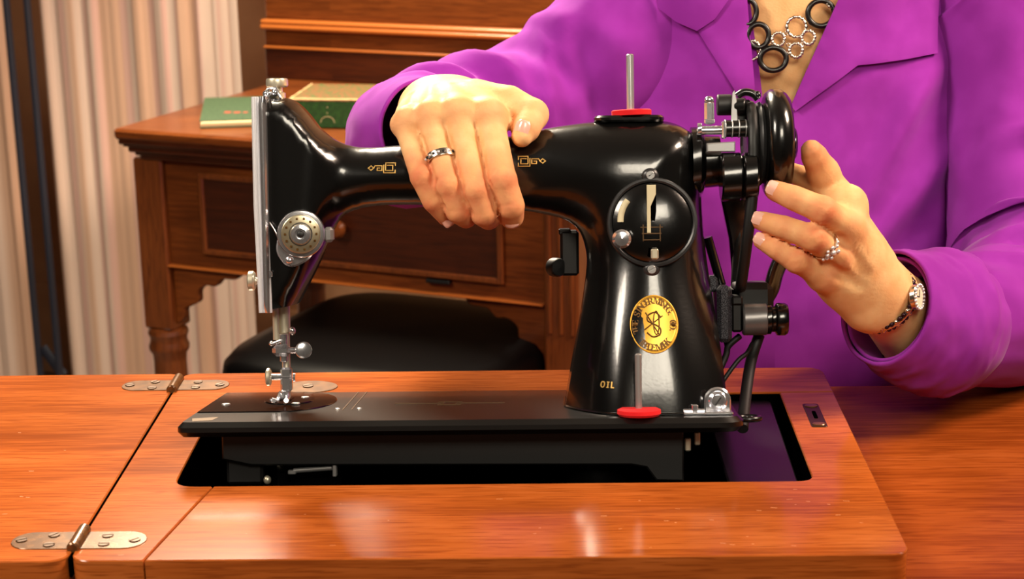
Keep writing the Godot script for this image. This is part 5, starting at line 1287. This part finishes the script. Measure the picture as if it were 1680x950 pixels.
	drape("collar", PackedVector2Array([Vector2(.0900, .300), Vector2(.0960, .2740), Vector2(.1100, .2635), Vector2(.1275, .2565), Vector2(.1425, .2665), Vector2(.1560, .2850), Vector2(.1600, .300)]), 0.007, 0.003, M.shirt, t)
	# sleeves: the one over the machine, then the one resting on the table
	g = G.new()
	sleeve(g, [[Vector3(.130, .310, -.295), .060, 1.0], [Vector3(.085, .240, -.285), .076, 1.05], [Vector3(.020, .190, -.270), .073, 1.0], [Vector3(-.045, .172, -.245), .066, 1.0], [Vector3(-.092, .168, -.205), .060, 1.0], [Vector3(-.113, .172, -.150), .056, 1.0], [Vector3(-.114, .182, -.100), .053, 1.0], [Vector3(-.105, .193, -.060), .048, 1.0], [Vector3(-.092, .203, -.030), .043, 1.0]], 56, 12,
		[[0.40, -0.3, 0.025, 0.12, 0.05], [0.46, -0.3, 0.02, -0.10, 0.05], [0.53, -0.1, 0.022, 0.11, 0.04], [0.58, 0.0, 0.02, -0.09, 0.03], [0.64, 0.1, 0.022, 0.08, 0.03], [0.30, -0.6, 0.03, -0.10, 0.06], [0.22, -0.2, 0.03, 0.08, 0.06], [0.33, -1.3, 0.025, 0.12, -0.06], [0.25, -1.6, 0.025, -0.12, -0.06]], 3, true)
	obj("sleeve", g, M.shirt, t)
	g = G.new()
	sleeve(g, [[Vector3(.330, .335, -.285), .055, 1.0], [Vector3(.395, .285, -.275), .074, 1.05], [Vector3(.418, .200, -.245), .074, 1.0], [Vector3(.424, .125, -.200), .077, 1.0], [Vector3(.426, .058, -.145), .084, 1.0], [Vector3(.392, .042, -.085), .067, 1.0], [Vector3(.335, .047, -.022), .053, 1.0], [Vector3(.290, .057, .010), .0460, 1.0], [Vector3(.256, .0735, .034), .0405, 1.02]], 64, 12,
		[[0.33, -0.9, 0.014, 0.24, 0.02], [0.36, -0.9, 0.014, -0.22, 0.02], [0.45, -0.6, 0.016, 0.16, 0.06], [0.485, -0.4, 0.015, -0.15, 0.05], [0.55, -0.5, 0.014, 0.20, 0.08], [0.585, -0.2, 0.014, -0.18, 0.06], [0.63, -0.3, 0.014, 0.16, 0.07], [0.66, -0.1, 0.013, -0.14, 0.05], [0.70, -0.6, 0.014, 0.12, 0.09], [0.26, -1.1, 0.03, -0.10, -0.05], [0.2, -0.8, 0.03, 0.09, -0.06], [0.78, -0.8, 0.03, 0.07, 0.05]], 9, true)
	obj("sleeve", g, M.shirt, t)
	g = G.new()   # wide turned-back cuff
	sleeve(g, [[Vector3(.3060, .0510, .000), .0530, 1.0], [Vector3(.3035, .0520, .002), .0580, 1.0], [Vector3(.285, .0600, .0145), .0560, 1.0], [Vector3(.268, .0685, .0265), .0500, 1.0], [Vector3(.2535, .0755, .0370), .0440, 1.02]], 64, 8, [[0.4, -1.6, 0.15, 0.06, 0.0], [0.7, 0.4, 0.2, -0.04, 0.1]], 17, true)
	obj("cuff", g, M.shirt, t)
	# legs below the table, never in view
	F = Field.new(Vector3(.0, -.77, -.45), Vector3(.43, -.16, .2), 0.016)
	F.ell(Vector3(.213, -.27, -.26), Vector3(.175, .09, .13), Basis(), 0.03)
	for s in [-1.0, 1.0]:
		F.cap(Vector3(.213 + s * .09, -.27, -.22), Vector3(.213 + s * .10, -.27, .10), .085, .062, 0.02); F.cap(Vector3(.213 + s * .10, -.27, .10), Vector3(.213 + s * .10, -.69, .06), .060, .042, 0.02)
		F.cap(Vector3(.213 + s * .10, -.725, .04), Vector3(.213 + s * .105, -.735, .15), .034, .024, 0.02)
	g = G.new(); F.mesh(g, func(_p: Vector3) -> Color: return Color.WHITE); obj("trousers", g, M.trousers, t)

func build_jewellery() -> void:
	# necklace of dark and silver rings lying on the chest
	var t := thing("necklace", "necklace of linked dark and silver rings at the open shirt collar", "necklace", Vector3(0.2, 0.23, -0.19))
	var zc := func(x: float, y: float) -> float: return torso_z(x, y) - cloth(x, y) + 0.001
	var put := func(called: String, x: float, y: float, rx: float, ry: float, w: float, m: Material, bump: float) -> void:
		var g := G.new(); torus(g, Transform3D(Basis(Vector3.RIGHT, PI / 2 - 0.2), Vector3(x, y, zc.call(x, y))), rx, ry, w, 40, 10, bump, 14); obj(called, g, m, t)
	for q in [[.1925, .2325, .0112, .0098, .0024], [.1800, .2520, .0090, .0100, .0024], [.2335, .2700, .0112, .0108, .0024], [.1705, .2720, .0080, .0105, .0024]]: put.call("dark_ring", q[0], q[1], q[2], q[3], q[4], M.bead_black, 0.0)
	for q in [[.2125, .2590, .0082, .0086], [.1970, .2490, .0053, .0056], [.2120, .2395, .0056, .0060], [.2225, .2500, .0055, .0058], [.1745, .2400, .0070, .0080], [.2440, .2800, .0060, .0056]]: put.call("silver_ring", q[0], q[1], q[2], q[3], .0014, M.silver, 0.3)
	for q in [[.2045, .2540], [.1895, .2440], [.2040, .2365], [.2180, .2450], [.2055, .2440], [.2245, .2620], [.1850, .2440]]:
		var g := G.new(); torus(g, Transform3D(Basis(Vector3.RIGHT, PI / 2), Vector3(q[0], q[1], zc.call(q[0], q[1]))), .0016, .0016, .0005, 14, 6); obj("link", g, M.silver, t)
	# band on the hand over the machine arm
	var MX := Transform3D(Basis(Vector3.RIGHT, deg_to_rad(-TILT)), Vector3.ZERO)
	var a := Vector3(-.0862, .2120, .110); var b := Vector3(-.0728, .1625, .1345); var c := a.lerp(b, 0.60); var fx := axis_xf(c, b - a)
	var r := thing("ring", "wide silver band with dark stones on the hand gripping the machine arm", "ring", MX * c)
	var g := G.new(); lathe(g, [Vector2(.0101, -.0026), Vector2(.0114, -.0026), Vector2(.0116, -.0018), Vector2(.0116, .0018), Vector2(.0114, .0026), Vector2(.0101, .0026), Vector2(.0101, -.0026)], MX * fx, 40); obj("band", g, M.silver, r)
	for k in 9:
		var an := deg_to_rad(-70.0 + 17.5 * k); var dirv := Vector3(0, 0, 1) * cos(an) + Vector3(1, 0, 0) * sin(an)
		dirv = (dirv - fx.basis.y * dirv.dot(fx.basis.y)).normalized()
		g = G.new(); ball(g, MX * (c + dirv * .0114), Vector3.ONE * .0012, Basis(), 10, 6); obj("stone", g, M.gem if k % 2 == 0 else M.bead_black, r)
	# jewelled ring on the hand at the wheel
	a = Vector3(.2085, .1305, .081); b = Vector3(.1880, .1455, .0975); c = a.lerp(b, 0.55); fx = axis_xf(c, b - a)
	r = thing("ring", "silver ring with a cluster of small stones on the hand at the wheel", "ring", c)
	g = G.new(); torus(g, fx, .0106, .0106, .0009, 40, 8); obj("band", g, M.silver, r)
	for q in [[0.0, 0.0, .0022], [0.0035, 0.2, .0016], [-0.0035, 0.2, .0016], [0.0025, -0.3, .0016], [-0.0025, -0.3, .0016], [0.0, 0.42, .0015], [0.0, -0.5, .0015], [0.005, -0.1, .0013], [0.0, 0.75, .0013], [0.0, -0.85, .0013]]:
		var dirv := (Vector3(0, 0, 1) + Vector3(.6, .8, 0) * (q[1] as float)).normalized(); dirv = (dirv - fx.basis.y * dirv.dot(fx.basis.y)).normalized()
		g = G.new(); ball(g, c + dirv * .0118 + fx.basis.y * (q[0] as float), Vector3.ONE * (q[2] as float), Basis(), 10, 6); obj("stone", g, M.gem, r)
	# wrist watch on a bead bracelet
	c = Vector3(.2455, .0880, .0530); var ax := (Vector3(.283, .046, .005) - Vector3(.2445, .0930, .056)).normalized(); fx = axis_xf(c, ax)
	var wt := thing("wristwatch", "small silver wristwatch with round cream face on a dark bead bracelet", "watch", c)
	g = G.new(); torus(g, fx, .0268, .0262, .0022, 64, 8); obj("strap", g, M.silver, wt)
	for k in 44:
		var an := TAU * k / 44.0
		for s in [-1.0, 1.0]:
			g = G.new(); ball(g, fx * Vector3(cos(an) * .0272, s * .0024, sin(an) * .0266), Vector3.ONE * .0021, Basis(), 8, 5); obj("bead", g, M.bead_purple if k % 3 else M.silver, wt)
	var dir_w := Vector3(0.50, 0.42, 0.76); dir_w = (dir_w - ax * dir_w.dot(ax)).normalized(); var wx := axis_xf(c + dir_w * .0262, dir_w)
	g = G.new(); lathe(g, [Vector2(0, 0), Vector2(.0088, 0), Vector2(.0098, .001), Vector2(.0098, .004), Vector2(.0088, .0052), Vector2(.0078, .0046)], wx, 30); obj("case", g, M.silver, wt)
	for k in 20:
		var an := TAU * k / 20.0
		g = G.new(); ball(g, wx * Vector3(cos(an) * .009, .0052, sin(an) * .009), Vector3.ONE * .0012, Basis(), 8, 5); obj("bezel_stone", g, M.gem, wt)
	g = G.new(); cyl(g, wx * Vector3(0, .003, 0), wx * Vector3(0, .0048, 0), .0079, 28, 0.0002); obj("face", g, M.watch_face, wt)
	g = G.new(); tube(g, [wx * Vector3(0, .005, 0), wx * Vector3(.004, .005, .002)], .0004, 6); tube(g, [wx * Vector3(0, .005, 0), wx * Vector3(-.002, .005, .005)], .0003, 6); obj("hand", g, M.rubber, wt)

# ---------------------------------------------------------------- things behind
func build_cabinet() -> void:
	var X := cab_xf(); var t := thing("antique_cabinet", "antique dark wooden cabinet with moulded top, turned leg and raised back, behind the machine", "cabinet", Vector3(CAB_O.x, FLOOR_Y, CAB_O.z) + X.basis * Vector3(0.36, 0, -0.25))
	var W := 0.735; var g := G.new()
	# moulded top: profile swept round left, front and right
	var prof := [Vector2(0, 0), Vector2(0.0, -0.004), Vector2(-0.004, -0.010), Vector2(0.006, -0.016), Vector2(0.010, -0.024), Vector2(0.012, -0.028), Vector2(0.016, -0.030), Vector2(0.016, -0.036), Vector2(0.022, -0.044), Vector2(0.03, -0.048)]
	box(g, Vector3(W * 0.5, -0.008, -0.265), Vector3(W, 0.016, 0.53), 0.004, X); obj("top", g, M.cab, t)
	g = G.new()
	for pr in [[0.004, -0.016, -0.0235], [0.0085, -0.0235, -0.0275], [0.0135, -0.0275, -0.036], [0.02, -0.036, -0.0415], [0.025, -0.0415, -0.0475]]:
		var e: float = pr[0]; box(g, Vector3(W * 0.5, (pr[1] + pr[2]) * 0.5, -0.265), Vector3(W - e * 2.0, pr[1] - pr[2], 0.53 - e * 2.0), 0.0022, X)
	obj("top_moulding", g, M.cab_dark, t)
	# posts with turned legs
	for px in [0.033, 0.683]:
		for pz in [-0.055, -0.475]:
			var leg := sub(t, "leg")
			g = G.new(); box(g, Vector3(px, -0.177, pz), Vector3(0.05, 0.259, 0.05), 0.003, X); obj("post", g, M.cab_up, leg)
			g = G.new()
			lathe(g, [Vector2(0, 0.0), Vector2(0.024, 0.0), Vector2(0.029, -0.004), Vector2(0.0305, -0.010), Vector2(0.0275, -0.017), Vector2(0.0280, -0.024), Vector2(0.0305, -0.030), Vector2(0.0300, -0.036), Vector2(0.0255, -0.043), Vector2(0.0245, -0.055), Vector2(0.0250, -0.085), Vector2(0.028, -0.13), Vector2(0.032, -0.2), Vector2(0.026, -0.3), Vector2(0.018, -0.40), Vector2(0.024, -0.41), Vector2(0.02, -0.453), Vector2(0, -0.453)], X * Transform3D(Basis(Vector3.UP, PI / 8), Vector3(px, -0.3065, pz)), 28)
			obj("turned_leg", g, M.cab_up, leg)
			if px > 0.5 and pz > -0.1:
				g = G.new()
				for k in 3: box(g, Vector3(0.667 + k * 0.016, -0.15, -0.0295), Vector3(0.007, 0.19, 0.006), 0.002, X)
				obj("reeding", g, M.cab_up, leg)
	# front apron with its panelled drawer
	g = G.new(); box(g, Vector3(0.357, -0.1275, -0.05), Vector3(0.6, 0.159, 0.02), 0.002, X); obj("apron", g, M.cab, t)
	g = G.new(); box(g, Vector3(0.357, -0.2065, -0.036), Vector3(0.6, 0.003, 0.012), 0.001, X); obj("apron_bead", g, M.cab_trim_lit, t)
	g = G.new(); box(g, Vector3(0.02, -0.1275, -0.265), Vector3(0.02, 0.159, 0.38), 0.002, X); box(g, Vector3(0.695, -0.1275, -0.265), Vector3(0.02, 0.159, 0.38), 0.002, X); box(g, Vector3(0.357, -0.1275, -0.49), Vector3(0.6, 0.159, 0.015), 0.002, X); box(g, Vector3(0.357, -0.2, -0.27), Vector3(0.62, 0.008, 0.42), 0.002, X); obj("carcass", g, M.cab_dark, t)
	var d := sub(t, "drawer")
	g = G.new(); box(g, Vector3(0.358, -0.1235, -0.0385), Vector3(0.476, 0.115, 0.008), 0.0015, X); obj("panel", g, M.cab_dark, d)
	g = G.new()
	box(g, Vector3(0.358, -0.0675, -0.0345), Vector3(0.48, 0.009, 0.007), 0.002, X); box(g, Vector3(0.358, -0.1795, -0.0345), Vector3(0.48, 0.009, 0.007), 0.002, X); box(g, Vector3(0.1225, -0.1235, -0.0345), Vector3(0.009, 0.112, 0.007), 0.002, X); box(g, Vector3(0.5935, -0.1235, -0.0345), Vector3(0.009, 0.112, 0.007), 0.002, X)
	obj("frame_moulding", g, M.cab_up, d)
	g = G.new(); lathe(g, [Vector2(0, 0), Vector2(0.006, 0), Vector2(0.005, 0.008), Vector2(0.012, 0.013), Vector2(0.0135, 0.018), Vector2(0.010, 0.024), Vector2(0, 0.026)], axis_xf(X * Vector3(0.352, -0.1235, -0.036), X.basis * Vector3(0, 0, 1)), 22); obj("knob", g, M.cab, d)
	g = G.new(); box(g, Vector3(0.5, -0.1885, -0.0345), Vector3(0.036, 0.005, 0.01), 0.001, X); obj("latch", g, M.rubber, t)
	# scalloped brackets under the apron
	for s in [1.0, -1.0]:
		var pts := [Vector2(0, 0), Vector2(0.118, 0), Vector2(0.108, -0.012), Vector2(0.085, -0.014), Vector2(0.072, -0.026), Vector2(0.056, -0.026), Vector2(0.042, -0.036), Vector2(0.040, -0.052), Vector2(0.028, -0.060), Vector2(0.016, -0.066), Vector2(0.012, -0.08), Vector2(0.0, -0.092)]
		var pl := PackedVector2Array()
		for p in smooth_path(pts.slice(1), 4): pl.append(Vector2((0.058 + p.x) if s > 0 else (0.657 - p.x * 1.05), -0.208 + p.y))
		pl.append(Vector2(0.058 if s > 0 else 0.657, -0.208))
		g = G.new(); extrude(g, pl, 0.016, X * Transform3D(Basis(), Vector3(0, 0, -0.058)), 0.002); obj("bracket", g, M.cab, t)
	# raised back
	var b := sub(t, "raised_back")
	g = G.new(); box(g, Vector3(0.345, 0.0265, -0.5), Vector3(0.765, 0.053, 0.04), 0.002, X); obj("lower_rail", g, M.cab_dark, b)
	g = G.new(); box(g, Vector3(0.345, 0.053, -0.4795), Vector3(0.765, 0.004, 0.006), 0.001, X); obj("bead", g, M.cab_trim_lit, b)
	g = G.new(); box(g, Vector3(0.345, 0.069, -0.5), Vector3(0.765, 0.03, 0.036), 0.002, X); obj("frieze", g, M.cab, b)
	g = G.new(); tube(g, [X * Vector3(-0.0375, 0.0945, -0.477), X * Vector3(0.7275, 0.0945, -0.477)], 0.0045, 12); tube(g, [X * Vector3(-0.0375, 0.0865, -0.475), X * Vector3(0.7275, 0.0865, -0.475)], 0.0045, 12); box(g, Vector3(0.345, 0.091, -0.492), Vector3(0.765, 0.016, 0.03), 0.002, X); obj("cornice", g, M.cab_trim_lit, b)
	g = G.new(); box(g, Vector3(0.345, 0.2, -0.503), Vector3(0.765, 0.203, 0.03), 0.002, X); obj("upper_panel", g, M.cab, b)

func build_stool() -> void:
	var X := cab_xf() * Transform3D(Basis(), Vector3(0.45, -0.318, -0.015))
	var t := thing("stool", "low stool with a wide black leather cushion pushed under the wooden cabinet", "stool", Vector3(X.origin.x, FLOOR_Y, X.origin.z))
	var g := G.new(); g.begin(); var rows := []
	for pr in [[0.0, 0.064], [0.5, 0.063], [0.8, 0.060], [0.93, 0.053], [0.985, 0.040], [1.0, 0.022], [0.985, 0.004], [0.94, -0.010], [0.0, -0.012]]:
		var row := PackedVector3Array()
		for k in 64:
			var a := TAU * k / 64.0; var q := 2.0 / 5.0
			row.append(X * Vector3(signf(cos(a)) * pow(absf(cos(a)), q) * 0.205 * pr[0], pr[1], signf(sin(a)) * pow(absf(sin(a)), q) * 0.205 * pr[0]))
		rows.append(row)
	grid(g, rows, true); g.seal(); obj("cushion", g, M.leather, t)
	g = G.new(); box(g, Vector3(0, -0.03, 0), Vector3(0.36, 0.035, 0.36), 0.004, X); obj("frame", g, M.cab_dark, t)
	for sx in [-0.16, 0.16]:
		for sz in [-0.16, 0.16]:
			g = G.new(); var q := X * Vector3(sx, -0.02, sz); cyl(g, Vector3(q.x, FLOOR_Y, q.z), q, 0.016); obj("leg", g, M.cab_dark, t)

func curtain(u0: float, u1: float, off: float, sd: int, called: String, label: String) -> void:
	var X := cab_xf(); var g := G.new(); g.colored = true; g.begin(); var rows := []; var cols := []
	var n := FastNoiseLite.new(); n.seed = sd; n.frequency = 9.0; n.fractal_octaves = 2
	var st := FastNoiseLite.new(); st.seed = sd + 5; st.frequency = 46.0; st.fractal_octaves = 2
	var cream := c8(238, 210, 190).srgb_to_linear(); var pink := c8(230, 186, 170).srgb_to_linear(); var tan_ := c8(224, 182, 152).srgb_to_linear()
	var cnt := int((u1 - u0) / 0.0035)
	for j in 12:
		var y: float = lerp(-0.755, 0.62, j / 11.0); var row := PackedVector3Array(); var cr := PackedColorArray()
		for s in 2:
			for kk in cnt + 1:
				var k: int = kk if s == 0 else cnt - kk
				var u: float = lerp(u0, u1, float(k) / cnt)
				var z := n.get_noise_1d(u * 1.0) * 0.014 + sin(u * 150.0 + n.get_noise_1d(u * 0.4) * 6.0) * 0.0045 + st.get_noise_1d(u * 1.3 + 9.0) * 0.004 + n.get_noise_2d(u * 0.8, y * 0.06) * 0.004
				row.append(X * Vector3(u, y, -off + z - (0.0015 if s == 1 else 0.0)))
				var w := st.get_noise_1d(u); var w2 := st.get_noise_1d(u * 0.31 + 40.0)
				var c := cream.lerp(pink, smoothstep(-0.05, 0.25, w)).lerp(tan_, smoothstep(0.1, 0.35, w2))
				cr.append(c)
		rows.append(row); cols.append(cr)
	grid(g, rows, true, false, cols); g.seal()
	tag(obj(called, g, M.curtain), label, "curtain")

func build_backdrop() -> void:
	var X := cab_xf()
	curtain(-0.580, -0.148, 0.575, 41, "curtain", "pleated cream and pink striped curtain between the dark posts and the cabinet")
	curtain(-1.15, -0.622, 0.55, 52, "curtain", "pleated cream striped curtain at the far left edge, left of the dark posts")
	var t := thing("screen_stand", "two dark upright metal posts with a brown gap between the curtains", "stand", Vector3(CAB_O.x, FLOOR_Y, CAB_O.z) + X.basis * Vector3(-0.56, 0, -0.5))
	for u in [-0.5855, -0.5395]:
		var g := G.new(); box(g, Vector3(u, -0.07, -0.5), Vector3(0.0105, 1.37, 0.012), 0.002, X); obj("post", g, M.screen_dark, t)
	var g := G.new(); tube(g, [X * Vector3(-0.584, -0.545, -0.512), X * Vector3(-0.54, -0.595, -0.512)], 0.012, 8, false, 0.5); obj("brace", g, M.screen_dark, t)
	g = G.new(); box(g, Vector3(-0.5625, -0.75, -0.5), Vector3(0.07, 0.018, 0.06), 0.003, X); obj("foot", g, M.screen_dark, t)

func book_block(g: G, q: Array, y0: float, y1: float) -> void:   # a block over a four-cornered outline in (x, z)
	var p := PackedVector2Array()
	for c in q: p.append(c)
	slab(g, p, y1, y1 - y0, minf(0.0012, (y1 - y0) * 0.3))

func build_books() -> void:
	var q := [Vector2(-0.4990, -1.176), Vector2(-0.5310, -1.388), Vector2(-0.4150, -1.395), Vector2(-0.3900, -1.190)]
	var t := thing("booklet", "thin worn green booklet with cream pages and faded red print on the cabinet's left", "book", Vector3(-0.46, 0.0005, -1.29))
	var g := G.new(); var inq := []
	for c in q: inq.append(c.lerp(Vector2(-0.459, -1.287), 0.012))
	book_block(g, inq, 0.0018, 0.0085); obj("pages", g, M.paper, t)
	g = G.new(); book_block(g, q, 0.0003, 0.0016); book_block(g, [q[0] + Vector2(-0.002, -0.008), q[1], q[2], q[3] + Vector2(0, -0.008)], 0.0088, 0.0102); obj("cover", g, M.book_green, t)
	g = G.new()
	for p in [[-0.4720, -1.2520, 0.010, 0.014], [-0.4580, -1.2500, 0.010, 0.012], [-0.4455, -1.2490, 0.007, 0.010]]: box(g, Vector3(p[0], 0.0103, p[1]), Vector3(p[2], 0.0004, p[3]), 0.0001)
	obj("red_print", g, M.red_print, t)
	# green attachment box, its top worn brown
	t = thing("cardboard_box", "old green cardboard box with a worn mottled lid on the cabinet behind the machine head", "box", Vector3(-0.28, 0.0005, -1.2))
	var b := [Vector2(-0.3680, -1.1750), Vector2(-0.3530, -1.3080), Vector2(-0.1700, -1.2750), Vector2(-0.1750, -1.1450)]
	g = G.new(); book_block(g, b, 0.0003, 0.0405); obj("tray", g, M.box_green, t)
	g = G.new(); book_block(g, b, 0.0405, 0.0422); obj("lid_top", g, M.box_top, t)
	var n := FastNoiseLite.new(); n.seed = 2; n.frequency = 40.0
	g = G.new()
	for e in [[b[0], b[3]], [b[0], b[1]]]:
		var pts := []; var rs := []
		for k in 40:
			var c: Vector2 = e[0].lerp(e[1], k / 39.0); pts.append(Vector3(c.x, 0.0408 + n.get_noise_1d(k * 0.11) * 0.0006, c.y)); rs.append(0.0019 + 0.0009 * n.get_noise_1d(k * 0.3 + 9.0))
		tube(g, pts, rs, 8)
	obj("worn_edge", g, M.worn_edge, t)
	g = G.new(); var sc := []
	for k in 12:
		var a := PI * k / 11.0; sc.append(Vector3(-0.315 + cos(a) * 0.010, 0.008 + sin(a) * 0.009, -1.1663 + cos(a) * 0.0015))
	tube(g, sc, 0.0005, 6)
	for p in [[-0.3150, 0.022], [-0.3080, 0.026], [-0.3145, 0.030]]: ball(g, Vector3(p[0], p[1], -1.1667), Vector3.ONE * 0.0009, Basis(), 8, 5)
	obj("scratches", g, M.paper, t)
